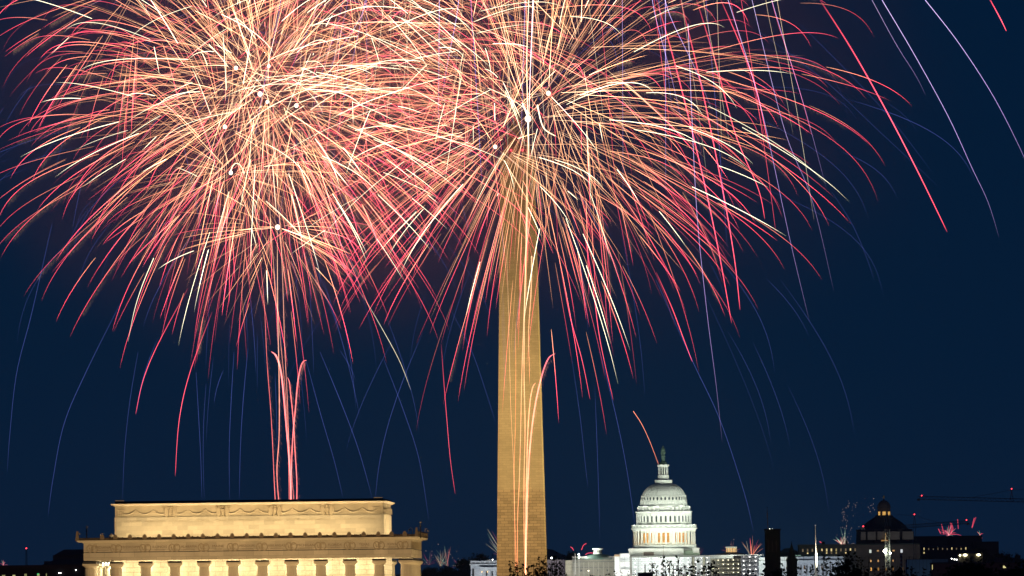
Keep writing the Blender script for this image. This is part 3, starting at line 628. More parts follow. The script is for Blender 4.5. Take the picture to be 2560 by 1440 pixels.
# ================================================================ LIBRARY OF CONGRESS
DB = 5550
s_ = Site('domed_library', 2216, DB, 'dark domed library with amber lantern windows and a gilt finial', 'domed building')
grn = stone('dim_granite', (0.115,0.105,0.11), 2.2, 1.2, var=.08, stain=.25, stainscale=.1); grd = solid('darkened_copper', (0.020,0.040,0.045), var=.35, scale=.25)
grl = stone('pale_granite', (0.26,0.25,0.24), 2.2, 1.2, var=.08, stain=.25, stainscale=.1)
k = DB/F; z = s_.z
s_.box('body', grn, 2131, 2300, 1362, 1440, -4, 40, ground=True); s_.box('eave', grd, 2130, 2301, 1359, 1362, -6, 41)
MB().lathe([(76*k,z(1359)),(74*k,z(1326)),(76*k,z(1325)),(76*k,z(1323)),(66*k,z(1322))],8,(0,24),a0=R(22.5)).build('octagon_drum', grn, s_.t)
for a, b in ((2170,2190),(2195,2212),(2225,2250),(2258,2286),(2154,2166)): s_.box('pale_drum_panel', grl, a, b, 1329, 1349, -2.2 if 2168<a<2255 else 1.2, 8)
MB().lathe([(62*k,z(1324)),(54*k,z(1315)),(44*k,z(1306)),(34*k,z(1299)),(25*k,z(1293)),(21*k,z(1287))],40,(0,24)).build('dome', grd, s_.t)
rb = MB()
for i in range(24):
    a = 2*math.pi*i/24
    pts = [(r*k*math.cos(a),24+r*k*math.sin(a),z(y)+.1) for r, y in ((62,1324),(54,1315),(44,1306),(34,1299),(25,1293))]
    rb.tube(pts,.16,4)
rb.build('dome_seam', ofm, s_.t)
MB().lathe([(18*k,z(1289)),(17*k,z(1270)),(19*k,z(1269)),(18*k,z(1267.5)),(17*k,z(1262)),(13*k,z(1255)),(7*k,z(1250.5)),(2*k,z(1249)),(1*k,z(1243))],8,(0,24),a0=R(22.5)).build('lantern', grn, s_.t)
aw = lit('amber_lantern_window', (1,.55,.14), .75, var=.3, scale=.6)
for x, w in ((2203.5,2.3),(2215.5,4),(2228,2.6)): s_.box('lantern_window', aw, x-w, x+w, 1278, 1288, 24-16.3*k-.2-(.4 if w>3 else -.6), 24-15*k)
MB().ball((0,24,z(1240)),.75).lathe([(.3,z(1245)),(.75,z(1241)),(.1,z(1236.5))],8,(0,24)).build('gilt_finial', solid('gilt', (0.5,0.42,0.22), rough=.4), s_.t)
for i, x in enumerate((2176,2195,2216,2234,2254)):
    ww = lit('arched_window_glow', (1,.55,.2), (.9,.6,.8,.8,.5)[i])
    MB().lathe([(.05,-.2),(1.7*k*1.7,-.2),(1.7*k*1.7,-.0)],14).build('round_window', ww, s_.t, (s_.x(x),-4.1,z(1402))).rotation_euler = (math.pi/2,0,0)
    s_.box('window', lit('tall_window_glow', (1,.5,.12), (1.3,.35,.9,.3,.5)[i]), x-3, x+3, 1419, 1426, -4.2, -4.05)
for x, c, s__ in ((2176,(.9,1,.9),.75),(2195,(1,.6,.25),.5),(2234,(1,.6,.25),.6),(2254,(.9,.95,1),.8)):
    s_.box('window', lit('lit_window', c, s__), x-2.6, x+2.6, 1374 if c[2]>.5 else 1375, 1382 if c[2]>.5 else 1378.5, -4.2, -4.05)
for x in range(2146,2296,9): MB().lathe([(.75,0),(.7,z(1394)),(.95,z(1393))],8,(s_.x(x),-4.4)).build('column', grn, s_.t)
s_.box('belt_course', grn, 2130, 2301, 1388, 1392, -5, -4); s_.box('stair_glow', lit('amber_stair_glow', (1,.55,.15), .8), 2213, 2215.5, 1333, 1352, -3.0, -2.4)
s_.box('stair_glow', lit('amber_stair_glow', (1,.5,.15), .35), 2203, 2221, 1350, 1353, -6.3, -6.05)
s_.box('left_kiosk', grl, 2155, 2165, 1317, 1325, 6, 10); 
area(s_.t, (0,-110,z(1440)-10), (0,0,z(1350)), 60, 4, 15000, (1,.92,.82)); MB().ball((s_.x(2161),8,z(1315)),.5).build('red_beacon', rl, s_.t)  # unseen area light added to lift the dark library front
s_ = Site('annex_building', 2395, DB+250, 'broad dark annex with stepped roofs right of the domed library', 'building')
s_.box('upper_block', solid('violet_grey_wall', (0.045,0.042,0.055)), 2292, 2462, 1340, 1440, 30, 60, ground=True); s_.box('roof_edge', ofm, 2292, 2463, 1338.5, 1340, 29, 61)
s_.box('right_block', solid('tan_grey_wall', (0.055,0.045,0.04)), 2440, 2502, 1354, 1440, 20, 60, ground=True); s_.box('chimney', ofm, 2315, 2324, 1350, 1358, 10, 20); s_.box('chimney', ofm, 2374, 2383, 1349, 1358, 10, 20)
s_.box('front_block', ofm, 2298, 2440, 1366, 1440, 0, 30, ground=True)
MB().frust((s_.x(2298),s_.x(2440),0,30,z(1366)),(s_.x(2304),s_.x(2425),8,22,z(1358))).build('roof', solid('slate_roof_navy', (.018,.03,.05)), s_.t)
for i in range(10):
    x = 2311+i*11.6; s_.box('window', wy if i in (0,6,8,9) else wd, x-1.2, x+1.2, 1368.5+(i%3), 1374, -.15, 0)
for x in (2311, 2427): s_.box('window', wy, x-1.5, x+1.5, 1379, 1383, -.15, 0)
s_ = Site('floodlit_shed', 2425, 4700, 'low pale roof block with two oval floodlights on its front', 'building')
s_.box('wall', solid('khaki_wall', (.15,.13,.09)), 2398, 2458, 1384, 1440, 0, 20, ground=True); MB().frust((s_.x(2396),s_.x(2460),-1,21,s_.z(1384)),(s_.x(2420),s_.x(2436),8,12,s_.z(1378))).build('roof', ofm, s_.t)
s_.box('door', ofm, 2425, 2435, 1390, 1405, -.1, 0)
fl = lit('yellow_floodlight_glow', (1,.95,.62), 11)
for x, w in ((2413.5,6),(2447,5.5)): MB().ball((s_.x(x),-.6,s_.z(1387.5)),w*4700/F*.8,.3,3.1*4700/F*.8,14,8).build('flood_or_fill_light', fl, s_.t)
MB().ball((s_.x(2400.5),-.6,s_.z(1388)),.45).build('flood_or_fill_light', fl, s_.t)
for x, y in ((2379.5,1396),(2387,1398),(2392,1399)): MB().ball((s_.x(x),-.6,s_.z(y)),.3).build('small_lamp', lamp_w, s_.t)
s_ = Site('blue_panelled_hall', 2317, 4300, 'blue grey panelled box hall standing low behind dark trees', 'building')
s_.box('wall', solid('blue_grey_panel', (.16,.34,.52), var=.2, scale=.05), 2268, 2330, 1399, 1440, 0, 16, ground=True); s_.box('roof', solid('blue_grey_roof', (.07,.14,.24)), 2268, 2371, 1398, 1406, 1, 17)
area(s_.t, (2,-30,0), (2,0,s_.z(1415)), 20, 1, 2600, (.8,.9,1));  # added fill light, no fixture, brightens the blue wall
for i in range(7): s_.box('panel_seam', ofm, 2272+i*9, 2272.5+i*9, 1400, 1440, -.08, 0)
s_ = Site('red_brick_block', 2425, 4200, 'long low dull red brick block with a lit window under the floodlights', 'building')
s_.box('wall', solid('dull_red_brick', (.055,.02,.028)), 2330, 2545, 1409, 1440, 0, 16, ground=True); s_.box('roof', ofm, 2329, 2546, 1406, 1409, -.5, 17); s_.box('roof_box', solid('mauve_box', (.09,.06,.09)), 2490, 2507, 1395, 1406, 2, 8)
area(s_.t, (0,-30,0), (0,0,s_.z(1415)), 40, 1, 1800, (1,.8,.8)); s_.box('window', lit('yellow_window', (1,.9,.4), .9), 2508, 2515, 1415, 1421, -.1, 0); s_.box('corner_lamp', lit('yellow_strip', (1,.85,.35), .8), 2330.5, 2332, 1411, 1423, -.1, 0)  # area light is an added fill to raise the dim brick
s_ = Site('far_stair_tower', 2547, 5200, 'small dim tower block at the right edge of the skyline', 'building')
s_.box('wall', solid('dim_tan_wall', (.06,.055,.045)), 2539, 2552, 1388, 1440, 0, 8, ground=True); s_.box('roof', ofm, 2541, 2547, 1385, 1388, 1, 5)

# ---------------------------------------------------------------- left edge
s_ = Site('long_dark_block', 100, 3000, 'long dark flat roofed office block with a few lit windows at the left edge', 'office block')
s_.box('wall', solid('black_violet_wall', (.006,.005,.010)), -60, 230, 1421, 1440, 0, 30, ground=True); s_.box('roof_band', solid('dark_violet_band', (.018,.010,.018)), -62, 231, 1412.5, 1421, -1, 31)
for x, w, st_ in ((9,4,.35),(35,3.5,.6),(64,3,.25),(96,3,.4),(116,1,.3)): s_.box('window', lit('olive_window', (.85,.85,.35), st_), x-w, x+w, 1436.5 if x<40 else 1434, 1441, -.15, 0)
s_.box('green_sign_light', lit('green_light', (.05,1,.3), .9), 93, 97, 1433.6, 1436, -.3, -.16)
for x, y in ((190,1426),(148,1433),(152,1433.2)): MB().ball((s_.x(x),-.6,s_.z(y)),.14).build('small_lamp', lamp_w, s_.t)
s_ = Site('stepped_roof_hall', 175, 3900, 'dark hall with stepped blue roofs just left of the temple', 'building')
vw = solid('violet_plaster', (.05,.045,.06)); br_ = solid('blue_black_roof', (.008,.016,.03))
s_.box('wall', vw, 108, 260, 1402, 1440, 8, 30, ground=True); s_.box('upper_wall', vw, 129, 260, 1387, 1402, 12, 28)
MB().frust((s_.x(132),s_.x(262),11,29,s_.z(1387)),(s_.x(156),s_.x(262),16,24,s_.z(1373))).build('upper_roof', br_, s_.t)
MB().frust((s_.x(106),s_.x(262),0,9,s_.z(1411)),(s_.x(136),s_.x(262),5,8.5,s_.z(1398.5))).build('lower_roof', br_, s_.t)
s_.box('lower_wall', br_, 106, 262, 1411, 1440, .5, 8, ground=True)
s_ = Site('beacon_mast', 66.5, 4400, 'thin faint mast carrying a single bright red beacon at far left', 'mast')
m = MB()
for i in range(4):
    a = math.pi/4+math.pi/2*i; m.bar((1.1*math.cos(a),1.1*math.sin(a),0),(.35*math.cos(a),.35*math.sin(a),s_.z(1372)),.09,4)
for j in range(24):
    zz = s_.z(1440)+(s_.z(1372)-s_.z(1440))*j/24; r = .8-.4*j/24; m.bar((-r,-r*.7,zz),(r,-r*.7,zz+.7),.06,4)
m.build('lattice_mast', solid('mast_paint', (.03,.03,.05)), s_.t)
MB().ball((0,0,s_.z(1371)),.42).build('red_beacon', rl, s_.t)

# ================================================================ CRANES
crm = solid('crane_haze_tone', (.06,.09,.13)); crw = solid('white_crane_paint', (.55,.62,.58))  # dark jib tone is drawn towards the sky, haze included in the colour
def lattice(m, p, q, w, h, n, r):
    p, q = Vector(p), Vector(q); up = Vector((0,0,1)); d = (q-p).normalized(); sd = d.cross(up).normalized(); u = sd.cross(d)
    c = [(sd*w*.5), (-sd*w*.5), (u*h)]
    for k in c: m.bar(p+k, q+k, r, 4)
    for i in range(n):
        a = p+(q-p)*i/n; b = p+(q-p)*(i+.5)/n; e = p+(q-p)*(i+1)/n
        for k in (0,1): m.bar(a+c[k], b+c[2], r*.7, 3); m.bar(b+c[2], e+c[k], r*.7, 3)
        m.bar(a+c[0], a+c[1], r*.6, 3)
    return m
def crane(px, D, ymast, apex, jib0, jib1, label, light_pts, ties):
    s = Site('tower_crane', px, D, label, 'crane'); g = lambda a, y=0: (s.x(a[0]), y, P(a[0], a[1], D).z)
    m = MB(); w = .9
    for i in range(4):
        a = math.pi/4+math.pi/2*i; m.bar((w*math.cos(a),w*math.sin(a),0),(w*math.cos(a),w*math.sin(a),P(px,ymast,D).z),.14,4)
    m.build('mast', crm, s.t)
    lattice(MB(), g(jib0), g(jib1), 1.6, 1.9, 26, .17).build('jib', crm, s.t)
    m = MB(); 
    for d in (-.8,.8): m.bar((s.x(apex[0])+d*1.3,d*.6,P(px,ymast,D).z),g(apex),.16,4)
    m.build('apex_frame', crm, s.t)
    m = MB()
    for a, b in ties: m.bar(g(a), g(b), .09, 4)
    m.build('tie_rods', crm, s.t)
    m = MB().cbox(s.x(jib0[0]),0,P(*jib0,D).z-.2,1.6,1.2,1.2); m.build('jib_end', crm, s.t)
    for a in light_pts: MB().ball(g(a,-.5), .40*D/5200).build('beacon', rl, s.t)
crane(2650, 5000, 1252, (2532,1225), (2299,1248.5), (2640,1257), 'long dark crane jib with red beacons reaching out of the right edge', [(2307,1239),(2532,1222)], [((2532,1225),(2430,1244)),((2532,1225),(2640,1222))])
crane(2288, 5200, 1320, (2288,1289), (2422,1309), (2255,1321), 'lower dark crane jib with a red beacon at its tip, behind the library', [(2418,1300),(2288,1286)], [((2288,1289),(2350,1307)),((2288,1289),(2240,1286))])
s_ = Site('white_crane_mast', 2220, 4900, 'pale lattice crane mast with a dazzling lamp in front of the library', 'crane')
m = MB(); w = 1.35
zt_ = s_.z(1315)
for a in ((-w,-w),(w,-w),(w,w),(-w,w)): m.bar((a[0],a[1],0),(a[0],a[1],zt_),.14,4)
zz = s_.z(1460); i = 0
while zz < zt_: m.bar((-w*(1 if i%2 else -1),-w,zz),(w*(1 if i%2 else -1),-w,zz+1.9),.10,4); m.bar((-w,-w,zz),(w,-w,zz),.09,4); zz += 1.9; i += 1
m.build('mast', crw, s_.t)
MB().cbox(0,0,s_.z(1319),3.4,3,2).build('slewing_ring', dk, s_.t)
m = MB(); 
for a in ((-2.2,1288,-.9,1316),(-1.2,1286,.2,1316),(1.2,1284,2.2,1316),(.5,1284,1.6,1316)): m.bar((a[0],0,s_.z(a[1])),(a[2],0,s_.z(a[3])),.10,4)
m.build('apex_frame', crw, s_.t)
MB().ball((s_.x(2213),-2.2,s_.z(1378)),1.0,.6,1.0,12,8).build('flood_or_fill_light', lit('dazzling_lamp', (1,1,.78), 60), s_.t)
st_ = MB()
MB().ball((s_.x(2226.5),-2.2,s_.z(1383)),.55).build('flood_or_fill_light', lit('bright_lamp', (1,1,.78), 14), s_.t)
point(s_.t, (s_.x(2213)+1,-4.5,s_.z(1384)), 900, (1,1,.75), .4)
s_ = Site('striped_pole', 2253.5, 4800, 'thin red and white banded pole right of the crane mast', 'pole')
for i in range(10):
    MB().bar((0,0,s_.z(1384+i*5)),(0,0,s_.z(1389+i*5)),.5,6).build('band', solid('red_band', (.25,.08,.08)) if i % 2 else solid('white_band', (.4,.4,.4)), s_.t)
MB().bar((0,0,0),(0,0,s_.z(1434)),.5,6).build('pole', dk, s_.t)

# ================================================================ TREES
leafm = solid('dark_leaf', (0.022,0.035,0.012), rough=.7, var=.4, scale=2); barkm = solid('dark_bark', (0.03,0.024,0.018), var=.3, scale=3)
def leaf_mesh(pts, size, fold=.35):
    n = len(pts); pts = np.array(pts); th = rng.uniform(0, 2*np.pi, n); ph = rng.uniform(-1.0, .9, n); sz = size*rng.uniform(.6, 1.35, n)
    ax = np.stack([np.cos(th)*np.cos(ph), np.sin(th)*np.cos(ph), np.sin(ph)], 1); sd = np.cross(ax, rng.normal(size=(n,3))); sd /= np.linalg.norm(sd, axis=1)[:,None]
    up = np.cross(ax, sd)
    a = pts; b = pts+ax*sz[:,None]; c1 = pts+ax*(sz*.5)[:,None]+sd*(sz*.33)[:,None]+up*(sz*.12)[:,None]; c2 = pts+ax*(sz*.5)[:,None]-sd*(sz*.33)[:,None]+up*(sz*.12)[:,None]
    v = np.stack([a,c1,b,c2],1).reshape(-1,3); i = np.arange(n)*4
    f = np.stack([np.stack([i,i+1,i+2],1), np.stack([i,i+2,i+3],1)],1).reshape(-1,3)
    return v, f
def tree(px, D, width, ytop, shoots, label, name='leafy_tree', leaf=.13, dens=1.0, group=None, fullness=1.0):
    b = P(px, 1440, D); t = empty(name, (b.x, D, 0), 0, label, 'tree', group)
    u = D/F; zt = P(px, ytop, D).z; Rw = width*u/2
    tr = MB(); h0 = zt*.35
    tr.lathe([(Rw*.10+.12,0),(Rw*.07+.1,h0),(Rw*.05+.05,zt*.6),(.04,zt*.93)], 9); trunk = tr.build('trunk', barkm, t)
    lb = MB(); P_ = []
    for i in range(12):
        a = random.uniform(0, 6.28); r = Rw*random.uniform(.4,.85); z1 = zt*random.uniform(.55,.93)
        lb.bar((0,0,h0+random.uniform(0,zt*.25)), (r*math.cos(a),r*.8*math.sin(a),z1), Rw*.03+.03, 5, .02)
    # crown clumps filling an uneven ellipsoid
    nc = int(130*dens)
    for i in range(nc):
        a = random.uniform(0, 6.28); q = random.random()**.5; zz = random.uniform(-1, 1); rr = math.sqrt(max(0, 1-zz*zz*.9))*q
        c = np.array([Rw*rr*math.cos(a), Rw*.8*rr*math.sin(a), zt*.70+zz*zt*.285]); cr0 = Rw*random.uniform(.10,.2)
        P_.append(c + rng.normal(size=(int(34*fullness),3))*cr0*.55)
    # leafy shoots that break the outline
    for (sx_, sy_, wd_) in shoots:
        top = P(sx_, sy_, D); x = top.x-b.x; y = random.uniform(-.5,.5)*Rw*.3; root = Vector((x*.9, y, zt*.86)) ; tip = Vector((x, y, top.z))
        lb.bar(root, tip, .018+.004*u*100, 4, .006)
        ln = tip.z-root.z; n = int(ln/(leaf*.42))
        for kk in range(n):
            tt = 1-(kk/n)*1.0; w_ = wd_*u*(.22+.9*(1-tt)**.7); c = root+(tip-root)*tt
            m_ = 2+int(5*(1-tt))
            P_.append(np.array(c)+np.stack([rng.normal(size=m_)*w_*.5, rng.normal(size=m_)*w_*.5, rng.normal(size=m_)*leaf*.4],1))
    lb.build('limbs', barkm, t)
    v, f = leaf_mesh(np.concatenate(P_), leaf)
    me = bpy.data.meshes.new('crown'); me.from_pydata(v.tolist(), [], f.tolist()); me.materials.append(leafm); put('crown', me, t)
    return t
tree(1345, 230, 190, 1416, [(1276,1408,14),(1293,1404,16),(1305,1410,18),(1321,1418,16),(1334,1409,14),(1349,1397,12),(1360,1397,12),(1366,1410,18),(1376,1412,20),(1391,1388,14),(1386,1400,16),(1400,1408,16),(1283,1424,20),(1345,1414,22),(1405,1425,20)],
     'black leafy tree top in front of the foot of the obelisk', leaf=.095, dens=2.2, fullness=1.8)
tree(1712, 230, 185, 1424, [(1630,1405,9),(1640,1413,10),(1656,1398,10),(1664,1414,12),(1673,1401,9),(1683,1414,12),(1695,1395,10),(1702,1420,12),(1715,1412,13),(1727,1414,12),(1739,1408,10),(1748,1420,12),(1757,1413,13),(1768,1420,10),(1784,1401,12),(1776,1410,10),(1797,1425,10)],
     'row of thin black leafy shoots before the white scaffold under the dome', leaf=.09, dens=1.8, fullness=1.4)
tree(1545, 330, 110, 1437, [(1480,1437,12),(1500,1438,14),(1520,1433,14),(1540,1431,14),(1553,1429,12),(1570,1432,14),(1585,1436,12),(1415,1432,10)], 'low dark tree top below the grey scaffolded wing', leaf=.1)
tree(1935, 420, 190, 1431, [(1850,1437,16),(1870,1434,18),(1890,1430,22),(1912,1427,26),(1935,1425,26),(1955,1427,22),(1975,1430,22),(1998,1426,12)], 'dark rounded tree top hiding the foot of the square tower', leaf=.2, dens=1.8)
tree(2040, 300, 130, 1432, [(2015,1418,12),(2030,1412,12),(2045,1420,14),(2058,1384,12),(2066,1400,16),(2080,1418,18),(2098,1396,12),(2105,1410,18),(1990,1428,14)], 'dark tree with one tall shoot crossing the marble hall', leaf=.11, dens=1.3)
tree(2122, 360, 150, 1400, [(2075,1405,20),(2095,1388,14),(2110,1382,18),(2120,1376,14),(2132,1386,22),(2145,1400,20),(2160,1415,22),(2172,1410,14),(2185,1425,18)], 'big black tree mass left of the dark domed library', leaf=.15, dens=2.2, fullness=1.5)
tree(2250, 380, 150, 1428, [(2205,1422,16),(2218,1417,20),(2232,1416,22),(2245,1418,22),(2262,1428,18),(2280,1416,12),(2278,1424,18),(2195,1432,14)], 'black tree top under the crane mast and library windows', leaf=.15, dens=1.6)
tree(2310, 400, 110, 1436, [(2310,1424,8),(2325,1432,12),(2345,1432,14),(2290,1430,12),(2360,1432,14)], 'thin black tree top before the blue panelled hall', leaf=.14)
tree(2430, 450, 200, 1412, [(2370,1420,22),(2390,1412,26),(2410,1404,26),(2425,1400,26),(2440,1403,26),(2460,1410,26),(2480,1418,24),(2500,1425,24)], 'broad black tree mass in front of the floodlit shed', leaf=.24, dens=2.4, fullness=1.6)
tree(2545, 450, 170, 1418, [(2505,1424,20),(2525,1412,22),(2545,1404,22),(2562,1400,24)], 'black tree mass in the bottom right corner', leaf=.24, dens=2.2, fullness=1.5)
def far_tree(px, D, w, ytop, label):
    pts = [(px+random.uniform(-.45,.45)*w, ytop+abs(random.gauss(0,1))*w*.06+abs(random.uniform(-1,1))**2*w*.12, w*.16) for _ in range(9)]
    tree(px, D, w, ytop+w*.06, pts, label, name='distant_tree', leaf=.55*D/5000+.3, dens=1.6, fullness=1.2)
far_tree(1200, 5200, 76, 1381, 'rounded dark tree behind the left marble wing')
far_tree(1160, 5250, 60, 1395, 'dark tree in the gap left of the marble wing')
far_tree(1120, 5300, 70, 1412, 'low dark tree in the middle of the gap beside the temple')
far_tree(1075, 5300, 70, 1416, 'low dark tree touching the right edge of the temple')
far_tree(1432, 5300, 62, 1378, 'dark domed tree between the obelisk and the scaffolded wing')
far_tree(2322, 5000, 70, 1386, 'dark tree between library and blue panelled hall')
far_tree(2505, 4900, 90, 1378, 'dark tree right of the floodlit shed')
far_tree(2450, 5150, 50, 1366, 'small dark tree behind the floodlit shed roof')
s_ = Site('street_lamp', 1379, 4600, 'single white lamp just right of the foot of the obelisk', 'street lamp')
MB().bar((0,0,0),(0,0,s_.z(1396)),.15,6).build('pole', dk, s_.t); MB().ball((0,0,s_.z(1395)),.42).build('lamp_globe', lamp_w, s_.t)
s_ = Site('rooftop_mast', 1613, 900, 'dark square rooftop with a short post at the lower left of the white scaffold', 'rooftop')
s_.box('block', dk, 1595, 1632, 1431.5, 1440, 0, 3, ground=True); s_.box('post', dk, 1612, 1614.5, 1411, 1432, 1, 1.15)

# ================================================================ FIREWORKS
def glow_mat(name):              # burning sparks: light is added to what lies behind them, as glowing gas does
    m, n, o = new_mat(name); e = n.nodes.new('ShaderNodeEmission'); tr = n.nodes.new('ShaderNodeBsdfTransparent'); ad = n.nodes.new('ShaderNodeAddShader')
    at = n.nodes.new('ShaderNodeAttribute'); at.attribute_name = 'glow'; n.links.new(at.outputs['Color'], e.inputs['Color']); e.inputs['Strength'].default_value = 0.5
    n.links.new(e.outputs[0], ad.inputs[0]); n.links.new(tr.outputs[0], ad.inputs[1]); n.links.new(ad.outputs[0], o.inputs['Surface'])
    m.cycles.emission_sampling = 'NONE'; return m
spark = glow_mat('burning_spark')
GOLD, RED, CREAM, BLUE, VIO, HOT, BROWN = map(np.array, ((1.0,.43,.19),(1.0,.08,.13),(1.0,.92,.60),(.10,.13,.55),(.62,.42,1.0),(1.0,.60,.34),(.30,.18,.10)))
def tube_arrays(pts, rad, col):  # three sided tube: pts (n,3), rad (n), col (n,3)
    n = len(pts); t = np.gradient(pts, axis=0); t /= np.linalg.norm(t, axis=1)[:,None] + 1e-9
    u = np.cross(t, [0.31,0.9,0.27]); u /= np.linalg.norm(u, axis=1)[:,None] + 1e-9; w = np.cross(t, u)
    v = np.concatenate([pts + rad[:,None]*(u*math.cos(a)+w*math.sin(a)) for a in (0, 2.0944, 4.1888)]).reshape(3, n, 3).transpose(1,0,2).reshape(-1,3)
    i = np.arange(n-1)[:,None]*3; f = []
    for a, b in ((0,1),(1,2),(2,0)): f.append(np.concatenate([i+a, i+b, i+3+b, i+3+a],1))
    return v, np.concatenate(f), np.repeat(col, 3, axis=0)
def quad_mesh(name, parts):
    V, Fc, Cc, off = [], [], [], 0
    for v, f, c in parts: V.append(v); Fc.append(f+off); Cc.append(c); off += len(v)
    V = np.concatenate(V).astype(np.float32); Fc = np.concatenate(Fc).astype(np.int32); Cc = np.concatenate(Cc)
    k = Fc.shape[1]; me = bpy.data.meshes.new(name); me.vertices.add(len(V)); me.vertices.foreach_set('co', V.ravel())
    me.loops.add(Fc.size); me.loops.foreach_set('vertex_index', Fc.ravel()); me.polygons.add(len(Fc))
    me.polygons.foreach_set('loop_start', np.arange(0, Fc.size, k, dtype=np.int32))
    me.update(calc_edges=True)
    a = me.color_attributes.new('glow', 'FLOAT_COLOR', 'POINT'); a.data.foreach_set('color', np.concatenate([Cc, np.ones((len(Cc),1))],1).astype(np.float32).ravel())
    me.materials.append(spark); return me
def ramp(t, stops):
    ts = [s[0] for s in stops]; return np.stack([np.interp(t, ts, [s[1][k] for s in stops]) for k in range(3)],1)
def flight(v0, k, g, t):         # drag and gravity
    e_ = (1-np.exp(-k*t))/k; gz = -g*(t/k - (1-np.exp(-k*t))/k**2)
    p = v0[None,:]*e_[:,None]; p[:,2] += gz; return p
def glitter(path, n, size, col, spread):   # countless short sparks drifting off a trail
    i = rng.integers(0, len(path)-1, n); q = rng.random(n)[:,None]; p = path[i]*(1-q)+path[i+1]*q
    p = p + rng.normal(size=(n,3))*spread*.35; p[:,2] -= np.abs(rng.normal(size=n))*spread; p[:,0] += np.abs(rng.normal(size=n))*spread*.5
    d = np.stack([rng.normal(.35,.2,n), rng.normal(0,.2,n), -np.ones(n)],1); d /= np.linalg.norm(d,axis=1)[:,None]; ln = size*rng.uniform(.5,1.6,n)[:,None]
    s_ = np.cross(d, [0,1,0]); w = size*.045
    v = np.stack([p - s_*w, p + s_*w, p + d*ln],1).reshape(-1,3); f = (np.arange(n)*3)[:,None]+np.arange(3)[None,:]
    c = np.repeat(col[None,:]*rng.uniform(.4,1.5,n)[:,None]*2.0, 3, axis=0); return v, f, c
U = lambda D: D/F                # one photo pixel at distance D, in metres
def star_trail(kind, Rr, D, rmin=0.0, down=None):
    """one star thrown from a shell: its path relative to the shell, widths and colours"""
    d = rng.normal(size=3); d /= np.linalg.norm(d)
    d[1] *= .6; d /= np.linalg.norm(d)
    if d[2] < 0: d[2] *= {'gold': .85, 'cream': .72, 'red': .9}.get(kind, 1)
    if down is not None: d[2] = d[2]*.5 + down; d /= np.linalg.norm(d)
    k = 1.15; g = Rr*.11; px = U(D)
    if kind == 'gold':
        t0 = rng.uniform(.02,.40); t1 = t0+rng.uniform(.3,1.1); sp = rng.uniform(.65,1.2); wd, b = rng.uniform(.26,.50), min(3.0, .50*math.exp(.7*rng.normal()))
        st = [(0, HOT*1.3), (.35, GOLD*1.2), (.9, GOLD), (1, GOLD*.25)]
    elif kind == 'red':
        t0, t1 = rng.uniform(.25,1.2), rng.uniform(1.4,3.0) - (.45 if d[2] < -.3 else 0); g = Rr*.125
        t0 = min(t0, t1-.6); sp = rng.uniform(.7,1.2); wd, b = rng.uniform(.28,.58), min(3.0, .82*math.exp(.55*rng.normal()))
        st = [(0, GOLD*.7), (.22, (GOLD+RED)*.6), (.45, RED*1.1), (.9, RED), (1, RED*.25)]
    elif kind == 'cream':
        t0, t1 = rng.uniform(.4,1.0), rng.uniform(1.4,2.6) - (.5 if d[2] < -.3 else 0)
        sp = rng.uniform(.65,1.25); wd, b = rng.uniform(.5,.85), rng.uniform(.7,1.6)
        st = [(0, CREAM), (.7, CREAM), (.9, CREAM*.6), (1, np.array((.25,.3,.12)))]
    elif kind == 'blue':
        t0, t1 = rng.uniform(.6,1.8), rng.uniform(2.4,4.2); sp = rng.uniform(.9,1.4); wd, b = rng.uniform(.22,.4), rng.uniform(.22,.65)
        st = [(0, BLUE*.3), (.15, BLUE), (.8, BLUE*.8), (1, BLUE*.0)]
    n = 20; t = np.linspace(t0, t1, n); p = flight(d*Rr*k*sp, k, g, t); p[:,0] -= .010*Rr*t**2*0
    x = np.linspace(0,1,n); rad = px*wd*np.interp(x, [0,.05,.6,1], [.5 if kind!='cream' else .8,1,.85,.12])
    return p, rad, ramp(x, st)*b*(1.5 if kind == 'blue' else 2.75)
